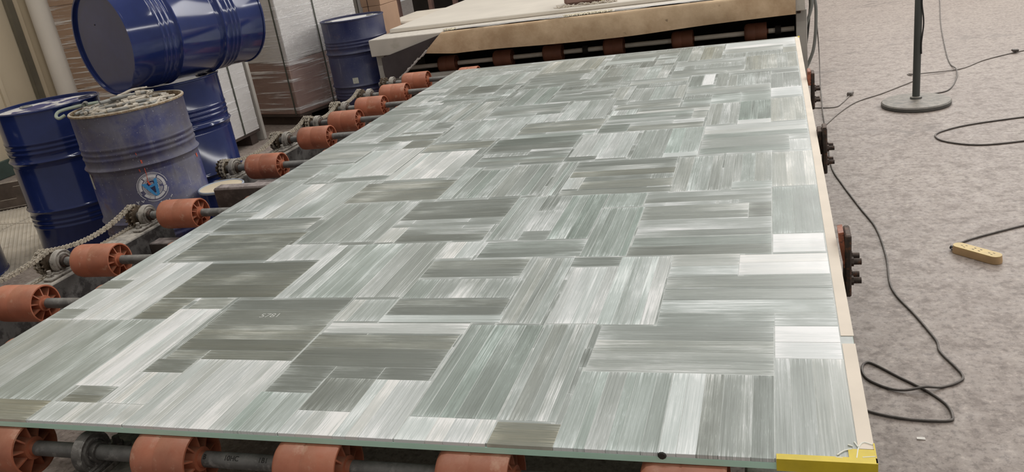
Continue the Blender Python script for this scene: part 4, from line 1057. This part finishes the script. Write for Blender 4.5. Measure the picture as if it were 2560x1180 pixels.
# sagging canvas curtain, its raw left edge cut on a slant
def sheet(fn, nu, nv, th, dirv=(0, -1, 0)):
    q = MB()
    q.grid(fn, nu, nv)
    n = len(q.v)
    d_ = Vector(dirv) * th
    q.v += [tuple(Vector(p) - d_) for p in q.v]
    q.f += [tuple(i + n for i in f[::-1]) for f in q.f]
    W = nu + 1
    for i in range(nu):
        q.f += [(i, i + n, i + 1 + n, i + 1), (nv * W + i, nv * W + i + 1, nv * W + i + 1 + n, nv * W + i + n)]
    for j in range(nv):
        q.f += [(j * W, (j + 1) * W, (j + 1) * W + n, j * W + n), (j * W + nu, j * W + nu + n, (j + 1) * W + nu + n, (j + 1) * W + nu)]
    return q
def canvas(u, v):
    x0 = -2.635 - 0.22 * (1 - v) if v < 0.86 else -2.665
    x = x0 + (0.148 - x0) * u
    bot = 0.512 + 0.020 * u + 0.008 * math.sin(u * 9) - 0.012 * math.sin(PI * u) + (0.03 * (1 - u / 0.09) if u < 0.09 else 0)
    if v < 0.86:
        z = bot + (0.703 - bot) * v / 0.86; yy = 6.588 - 0.010 * math.sin(v * 3.2) - 0.006 * math.sin(u * 23 + v * 3)
    else:
        w_ = (v - 0.86) / 0.14
        z = 0.7035; yy = 6.588 + 0.055 * w_ + 0.02 * w_ * math.sin(u * 31)
    return (x, yy, z)
sheet(canvas, 90, 16, 0.004).obj('canvas_curtain', M['canvas'], mc, 60)
def dark(u, v):
    top = (-3.268 + (0.628) * u, 0.540 + (0.155) * u)
    botp = (-3.262 + (0.14) * min(1, u * 1.0) , 0.354)
    e = (-2.645 - 0.475 * (1 - v), 0.690 - 0.338 * (1 - v))
    x = (top[0] * v + botp[0] * (1 - v)); z = top[1] * v + botp[1] * (1 - v)
    return (x, 6.592 - 0.012 * math.sin(PI * u) - 0.006 * math.sin(7 * u + 4 * v), z)
sheet(dark, 24, 12, 0.004).obj('inner_curtain', M['dark_cloth'], mc, 60)
q = MB(); rf = random.Random(3)
pe = []
for k in range(41):
    v = k / 40
    x, yy, z = dark(1.0, v)
    pe.append((x + rf.uniform(-0.004, 0.004), yy - 0.004, z + rf.uniform(-0.004, 0.004)))
q.tube(pe, lambda t: 0.0085 + 0.0035 * math.sin(t * 57) * math.sin(t * 23), 6)
for k in range(60):
    p = pe[rf.randrange(41)]
    a = rf.uniform(0, 2 * PI)
    q.tube([p, (p[0] + 0.014 * math.cos(a), p[1] - 0.004, p[2] + 0.014 * math.sin(a))], 0.0012, 4)
q.obj('frayed_edge', M['fray'], mc)['kind'] = 'stuff'
q = MB()
for x0, x1, n in ((-2.66, -2.56, 60), (-1.62, -1.22, 260)):
    for k in range(n):
        x = rf.uniform(x0, x1); a = rf.uniform(0.4, 2.7)
        y0 = 6.60 + rf.uniform(0, 0.045); L = rf.uniform(0.012, 0.045) * (0.5 + math.sin(PI * (x - x0) / (x1 - x0)))
        q.tube([(x, y0, 0.708), (x + L * 0.5 * math.cos(a), y0 + 0.3 * L, 0.714 + rf.uniform(0, 0.008)), (x + L * math.cos(a), y0 + L * math.sin(a) * 0.8, 0.710)], 0.0024, 4)
q.obj('frayed_fibres', M['fray_pale'], mc)['kind'] = 'stuff'
MB().box(-2.53, -1.62, 6.605, 6.655, 0.7085, 0.7145, 0.002).obj('trim_strip', M['alu'], mc)
MB().box(-1.20, -0.45, 6.61, 6.655, 0.7085, 0.7145, 0.002).obj('trim_strip', M['alu'], mc)
MB().box(-0.62, 0.13, 6.67, 6.71, 0.7005, 0.7065, 0.002).obj('trim_strip', M['alu'], mc)
# roller shaft inside the mouth
xs = [-2.84, -2.325, -1.88, -1.36, -0.80, -0.235]
t_ = shaft(6.83, 'roller shaft with brown wheels inside the dark mouth of the machine', [(x, 'narrow') for x in xs], -3.28, 0.14, False, ('pale_shaft', None), RO_OLD, 0.395, 0.0198)
for x in (-1.51, 0.02):
    q = MB(); q.lathe([(0.02, -0.022), (0.036, -0.022), (0.036, 0.022), (0.02, 0.022)], 20, Matrix.Translation((x, 0, 0)) @ Matrix.Rotation(PI / 2, 4, 'Y'), closed=True); q.obj('clamp_collar', M['dark_in'], t_)
# things lying on the machine
t_ = thing('wrapped_bundle', 'purple brown plastic-wrapped bundle with a yellow band on the machine top', 'bundle', (0, 0, 0))
q = MB(); q.box(-1.70, -1.30, 7.03, 7.42, 0.7385, 0.90, 0.03); q.obj('bundle', M['card_pink'], t_)
q = MB(); q.box(-1.382, -1.352, 7.025, 7.425, 0.7382, 0.905, 0.031); q.obj('band', M['yellow_tape'], t_)
q = MB()
for k in range(70):
    x = rf.uniform(-1.76, -1.25); yy = 6.965 + rf.uniform(0, 0.06)
    q.tube(spline([(x, yy, 0.7415), (x + rf.uniform(-0.04, 0.04), yy + rf.uniform(-0.02, 0.02), 0.741 + rf.uniform(0, 0.02)), (x + rf.uniform(-0.06, 0.06), yy + rf.uniform(-0.02, 0.02), 0.7415)], 3), 0.0032, 5)
sh = q.obj('paper_shreds', M['foam']); tag(sh, 'pale crumpled shreds spread in front of the brown bundle on the machine', 'shreds', kind='stuff')

# ================================================================ stacks behind the drums
def stack(name, label, cx, cy, rz, w_, d_, parts, straps, h, film=True, pallet=0.11):
    t = thing(name, label, 'pallet stack', (cx, cy, 0), rz)
    if pallet:
        q = MB()
        for yy in (-d_ / 2 + 0.05, -0.05, d_ / 2 - 0.15): q.box(-w_ / 2 + 0.01, w_ / 2 - 0.01, yy, yy + 0.1, 0, pallet - 0.02)
        q.box(-w_ / 2, w_ / 2, -d_ / 2, d_ / 2, pallet - 0.02, pallet)
        q.obj('pallet', M['dark_wood'], t, None)
    for nm, z0, z1, mt, ins in parts:
        MB().box(-w_ / 2 + ins, w_ / 2 - ins, -d_ / 2 + ins, d_ / 2 - ins, z0, z1, 0.006).obj(nm, M[mt], t)
    if film:
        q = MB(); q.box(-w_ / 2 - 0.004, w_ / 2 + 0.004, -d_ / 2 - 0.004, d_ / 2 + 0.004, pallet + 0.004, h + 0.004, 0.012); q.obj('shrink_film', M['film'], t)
    for ax, pos in straps:
        q = MB()
        if ax == 'x': q.box(pos - 0.007, pos + 0.007, -d_ / 2 - 0.008, -d_ / 2 - 0.005, pallet, h); q.box(pos - 0.007, pos + 0.007, d_ / 2 + 0.005, d_ / 2 + 0.008, pallet, h); q.box(pos - 0.007, pos + 0.007, -d_ / 2 - 0.008, d_ / 2 + 0.008, h + 0.005, h + 0.008)
        else: q.box(w_ / 2 + 0.005, w_ / 2 + 0.008, pos - 0.007, pos + 0.007, pallet, h); q.box(-w_ / 2 - 0.008, -w_ / 2 - 0.005, pos - 0.007, pos + 0.007, pallet, h); q.box(-w_ / 2 - 0.008, w_ / 2 + 0.008, pos - 0.007, pos + 0.007, h + 0.005, h + 0.008)
        q.obj('strap', M['strap'], t, None)
    return t
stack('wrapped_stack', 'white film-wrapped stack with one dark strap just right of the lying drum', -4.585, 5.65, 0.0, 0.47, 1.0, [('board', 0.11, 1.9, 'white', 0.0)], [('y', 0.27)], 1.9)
gp = MB(); gp.box(-4.43, -4.34, 6.17, 6.215, 0.0, 2.2, 0.004); tag(gp.obj('corner_post', M['machine_grey']), 'grey upright board edge standing between the two wrapped stacks', 'board')
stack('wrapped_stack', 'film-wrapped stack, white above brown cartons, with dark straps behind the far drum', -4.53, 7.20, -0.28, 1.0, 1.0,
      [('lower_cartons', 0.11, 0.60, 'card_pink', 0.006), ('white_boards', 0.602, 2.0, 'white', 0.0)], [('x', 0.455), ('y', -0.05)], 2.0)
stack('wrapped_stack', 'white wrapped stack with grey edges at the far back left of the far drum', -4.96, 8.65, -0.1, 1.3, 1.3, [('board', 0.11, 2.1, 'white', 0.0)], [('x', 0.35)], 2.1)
gp = MB(); gp.box(-4.17, -4.11, 7.98, 8.1, 0.0, 2.1, 0.004); tag(gp.obj('corner_post', M['machine_grey']), 'grey corner board beside the white sheet behind the far drum', 'board')
gp = MB(); gp.box(-4.10, -4.035, 7.98, 8.3, 0.0, 2.1, 0.004); tag(gp.obj('white_sheet', M['white']), 'narrow white sheet standing behind the far drum', 'sheet')
t_ = thing('cardboard_stack', 'column of brown cardboard boxes behind the far drum', 'boxes', (-3.915, 8.02, 0), 0.0)
for z0, z1, x0 in ((0, 0.45, -0.11), (0.452, 0.88, -0.10), (0.882, 1.35, -0.11)):
    MB().box(x0, 0.105, -0.12, 0.3, z0, z1, 0.004).obj('carton', M['card'], t_)
MB().box(-0.035, -0.028, -0.1225, -0.12, 0.0, 1.35).obj('carton_edge', M['dark_wood'], t_)
# dark rack with reddish posts, white foam sheets in front of it
t_ = thing('storage_rack', 'dark storage rack with reddish posts behind the machine', 'rack', (0, 0, 0))
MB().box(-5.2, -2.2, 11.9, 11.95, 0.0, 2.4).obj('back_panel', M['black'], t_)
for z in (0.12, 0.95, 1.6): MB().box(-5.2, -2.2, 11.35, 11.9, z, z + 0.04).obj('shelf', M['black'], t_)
for x in (-5.2, -4.69, -4.32, -2.26): MB().box(x, x + 0.06, 11.27, 11.35, 0.0, 2.4, 0.005).obj('post', M['post'], t_)
t_ = thing('foam_pile', 'pile of cream foam sheets left of the machine top', 'foam', (-3.72, 8.87, 0))
zz = 0.0
for k in range(7):
    h_ = (0.12, 0.11, 0.10, 0.10, 0.09, 0.075, 0.06)[k]
    o_ = rf.uniform(-0.04, 0.04)
    MB().box(-0.34 + o_, 0.30 + o_ * 0.5, -0.5 + o_, 0.5, zz, zz + h_ - 0.004, 0.028 if h_ > 0.08 else 0.02).obj('foam_sheet', M['foam'], t_)
    zz += h_
# pale round column and wrapped cartons at the far left
m = MB(); m.lathe([(0.135, 0.0), (0.135, 3.6)], 40, Matrix.Translation((-6.505, 6.40, 0)), (True, True))
tag(m.obj('white_column', M['white_wall']), 'tall white rounded column standing behind the drums at far left', 'column')
t_ = thing('carton_stack', 'tall stack of brown film-wrapped cartons behind the lying drum', 'cartons', (-5.915, 6.64, 0), 0.0)
for z0, z1 in ((0, 0.60), (0.602, 0.98), (0.982, 1.36), (1.362, 1.74), (1.742, 2.1)):
    for x0, x1 in ((-0.42, 0.0), (0.004, 0.43)):
        MB().box(x0, x1, -0.35, 0.4, z0, z1, 0.006).obj('carton', M['card'], t_)
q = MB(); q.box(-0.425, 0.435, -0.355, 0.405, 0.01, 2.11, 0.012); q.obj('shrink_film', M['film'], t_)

# ================================================================ right-hand side: fan stand, cords, socket strip
t_ = thing('fan_stand', 'dark round-based pedestal fan pole standing on the concrete at right', 'fan stand', (0.85, 5.75, 0))
q = MB(); q.lathe([(0.0001, 0.0), (0.198, 0.0), (0.206, 0.004), (0.207, 0.022), (0.200, 0.030), (0.14, 0.036), (0.03, 0.043), (0.0001, 0.043)], 64); q.obj('base', M['fan_base'], t_)
q = MB(); q.lathe([(0.022, 0.042), (0.036, 0.042), (0.034, 0.054), (0.026, 0.058), (0.022, 0.058)], 28); q.obj('collar', M['fan_base'], t_)
q = MB(); q.cyl((0, 0, 0.042), (0, 0, 1.30), 0.0225, 24); q.obj('pole', M['fan_pole'], t_)
q = MB(); q.tube(spline([(0.016, -0.018, 1.25), (0.022, -0.016, 0.80), (0.014, -0.022, 0.66), (0.026, -0.018, 0.56), (0.028, -0.016, 0.50), (0.019, -0.018, 0.40), (0.021, -0.017, 0.33)], 6), 0.0045, 6); q.obj('pole_cord', M['cord_dark'], t_)
def cord(name, label, pts, r, mat, n=8):
    q = MB(); q.tube(spline(pts, n), r, 8)
    return tag(q.obj(name, M[mat]), label, 'cord')
Z = 0.0046
cord('power_cord', 'long black cord looping on the floor along the right side of the panel', [(0.292, 6.98, 0.70), (0.305, 6.93, 0.46), (0.318, 6.84, 0.18), (0.305, 6.45, 0.03), (0.290, 5.95, 0.014), (0.286, 5.84, 0.0175), (0.283, 5.73, 0.014), (0.28, 5.509, Z), (0.270, 4.9, Z), (0.267, 4.51, Z), (0.298, 4.242, Z), (0.35, 3.9, Z), (0.393, 3.635, Z), (0.399, 3.33, Z), (0.385, 3.034, Z), (0.436, 2.809, Z), (0.471, 2.641, Z), (0.472, 2.563, Z),
      (0.509, 2.431, Z), (0.490, 2.385, Z), (0.44, 2.355, Z), (0.392, 2.334, 0.017), (0.34, 2.328, 0.008), (0.292, 2.342, Z), (0.240, 2.392, Z), (0.230, 2.455, Z), (0.256, 2.490, Z), (0.333, 2.405, Z), (0.396, 2.334, Z), (0.437, 2.264, Z), (0.444, 2.204, Z), (0.427, 2.180, Z), (0.337, 2.180, Z), (0.255, 2.201, Z), (0.20, 2.232, Z), (0.10, 2.30, Z)], 0.0040, 'cord', 10)
cord('thin_cord', 'thin grey cord on the floor ending in a plug near the far edge stop', [(0.05, 5.83, Z), (0.209, 5.849, Z), (0.36, 5.822, Z), (0.42, 5.93, Z), (0.478, 6.11, Z)], 0.0038, 'cord_grey')
t_ = thing('plug', 'small grey plug at the end of the thin cord on the floor', 'plug', (0.488, 6.145, 0.0), 1.25)
q = MB(); q.box(-0.03, 0.025, -0.018, 0.018, 0.0005, 0.028, 0.006); q.obj('body', M['cord_grey'], t_)
for yy in (-0.008, 0.008):
    q = MB(); q.box(0.025, 0.043, yy - 0.003, yy + 0.003, 0.011, 0.015); q.obj('pin', M['alu'], t_, None)
cord('floor_cord', 'brownish cord running across the floor behind the fan base to the right edge', [(0.22, 5.28, Z), (0.273, 5.365, Z), (0.38, 5.66, Z), (0.506, 5.92, Z), (0.674, 6.096, Z), (0.80, 6.25, Z), (0.932, 6.42, Z), (0.985, 6.53, Z), (0.975, 6.62, Z), (0.925, 6.655, Z), (0.935, 6.61, Z), (1.00, 6.585, 0.015), (1.275, 6.68, Z), (1.477, 6.914, Z), (1.731, 7.102, Z), (2.0, 7.25, Z)], 0.0042, 'cord_grey')
q = MB(); q.box(1.70, 1.745, 7.075, 7.115, 0.012, 0.03, 0.005); tag(q.obj('cord_joint', M['cord']), 'small taped joint on the brownish cord at the far right', 'joint')
cord('hanging_cord', 'thin dark cord curling down to the right of the fan pole behind the base', [(1.80, 10.9, Z), (1.713, 10.196, Z), (1.474, 8.666, Z), (1.294, 7.339, Z), (1.245, 6.87, Z), (1.24, 6.62, 0.017), (1.185, 6.336, Z), (1.09, 6.061, Z), (0.981, 5.99, Z), (0.90, 5.972, Z)], 0.0042, 'cord')
cord('loop_cord', 'dark cord lying in an open loop on the floor at the right edge', [(1.75, 5.36, Z), (1.35, 5.274, Z), (1.044, 5.182, Z), (0.88, 5.069, Z), (0.843, 4.97, Z), (0.886, 4.864, Z), (1.025, 4.778, Z), (1.238, 4.804, Z), (1.6, 4.9, Z)], 0.0050, 'cord')
cord('strip_cord', 'dark cord of the yellow socket strip running off to the right edge', [(1.3, 3.80, Z), (0.956, 3.617, Z), (0.823, 3.54, Z), (0.722, 3.475, Z), (0.662, 3.415, Z), (0.646, 3.375, 0.010), (0.655, 3.352, 0.014)], 0.0042, 'cord')
t_ = thing('socket_strip', 'yellowed plastic socket strip lying on the concrete at right', 'socket strip', (0.722, 3.312, 0), math.atan2(-0.131, 0.131))
L, Wd = 0.098, 0.026
def cap(L_, W_, n=10):
    p = []
    for k in range(n + 1): a = -PI / 2 + PI * k / n; p.append((L_ - W_ + W_ * math.cos(a), W_ * math.sin(a)))
    for k in range(n + 1): a = PI / 2 + PI * k / n; p.append((-L_ + W_ + W_ * math.cos(a), W_ * math.sin(a)))
    return p
q = MB(); rings = [(cap(L, Wd), 0.001), (cap(L + 0.001, Wd + 0.001), 0.006), (cap(L - 0.002, Wd - 0.002), 0.030)]
n_ = len(rings[0][0])
for pl, z in rings: q.v += [(x, y, z) for x, y in pl]
for k in range(2): q.f += [(k * n_ + i, k * n_ + (i + 1) % n_, (k + 1) * n_ + (i + 1) % n_, (k + 1) * n_ + i) for i in range(n_)]
q.f.append(tuple(range(n_ - 1, -1, -1)))
q.obj('case', M['strip_side'], t_)
q = MB(); q.prism(cap(L - 0.002, Wd - 0.002), 0.030, 0.0325); q.obj('top', M['strip'], t_)
for xc, three in ((-0.055, True), (-0.012, False), (0.012, False), (0.057, True)):
    q = MB()
    if three:
        for dx, dy in ((-0.008, 0.0), (0.006, 0.008), (0.006, -0.008)): q.box(xc + dx - 0.004, xc + dx + 0.004, dy - 0.0015, dy + 0.0015, 0.0326, 0.0329)
    else:
        for dy in (-0.007, 0.007): q.box(xc - 0.004, xc + 0.004, dy - 0.002, dy + 0.002, 0.0326, 0.0329)
    q.obj('socket_slots', M['black_hole'], t_, None)
q = MB(); q.lathe([(0.008, 0), (0.006, 0.02), (0.0055, 0.02)], 10, Matrix.Translation((-L - 0.012, 0, 0.012)) @ Matrix.Rotation(PI / 2, 4, 'Y'), (True, True)); q.obj('grommet', M['cord_dark'], t_)
# hoses at the right side of the machine
def hose(label, pts, r, mt):
    q = MB(); q.tube(spline(pts, 8), r, 10); return tag(q.obj('hose', M[mt]), label, 'hose')
hose('thick grey hose bowing down beside the right post of the machine', [(0.222, 6.85, 0.075), (0.250, 6.85, 0.136), (0.276, 6.85, 0.211), (0.292, 6.85, 0.317), (0.299, 6.85, 0.438), (0.297, 6.85, 0.559), (0.27, 6.85, 0.68)], 0.0125, 'hose')
hose('short grey hose slanting up at the top right of the machine post', [(0.222, 6.80, 0.400), (0.229, 6.80, 0.43), (0.254, 6.80, 0.50), (0.27, 6.80, 0.57), (0.262, 6.80, 0.64), (0.23, 6.80, 0.68)], 0.012, 'hose')
hose('dark hose behind the grey hoses at the machine post', [(0.228, 6.93, 0.25), (0.240, 6.93, 0.34), (0.252, 6.93, 0.45), (0.262, 6.93, 0.56), (0.25, 6.93, 0.68)], 0.010, 'hose_dark')
# scraps on the floor
for x, y, s_, lab in ((0.347, 2.095, 0.011, 'tiny white paper scrap on the floor near the looped cord'), (0.62, 4.28, 0.006, 'tiny white speck of plaster on the floor in the middle right'), (1.30, 6.52, 0.007, 'tiny pale chip on the floor right of the fan base')):
    q = MB(); q.add([(x - s_, y - s_ * 0.4, 0.0008), (x + s_, y - s_ * 0.5, 0.0008), (x + s_ * 0.9, y + s_ * 0.4, 0.0008), (x - s_ * 0.9, y + s_ * 0.5, 0.0008), (x - s_, y - s_ * 0.4, 0.003), (x + s_, y - s_ * 0.5, 0.0022), (x + s_ * 0.9, y + s_ * 0.4, 0.0035), (x - s_ * 0.9, y + s_ * 0.5, 0.0026)],
                     [(3, 2, 1, 0), (4, 5, 6, 7), (0, 1, 5, 4), (1, 2, 6, 5), (2, 3, 7, 6), (3, 0, 4, 7)])
    tag(q.obj('paper_scrap', M['scrap'], None, None), lab, 'scrap')
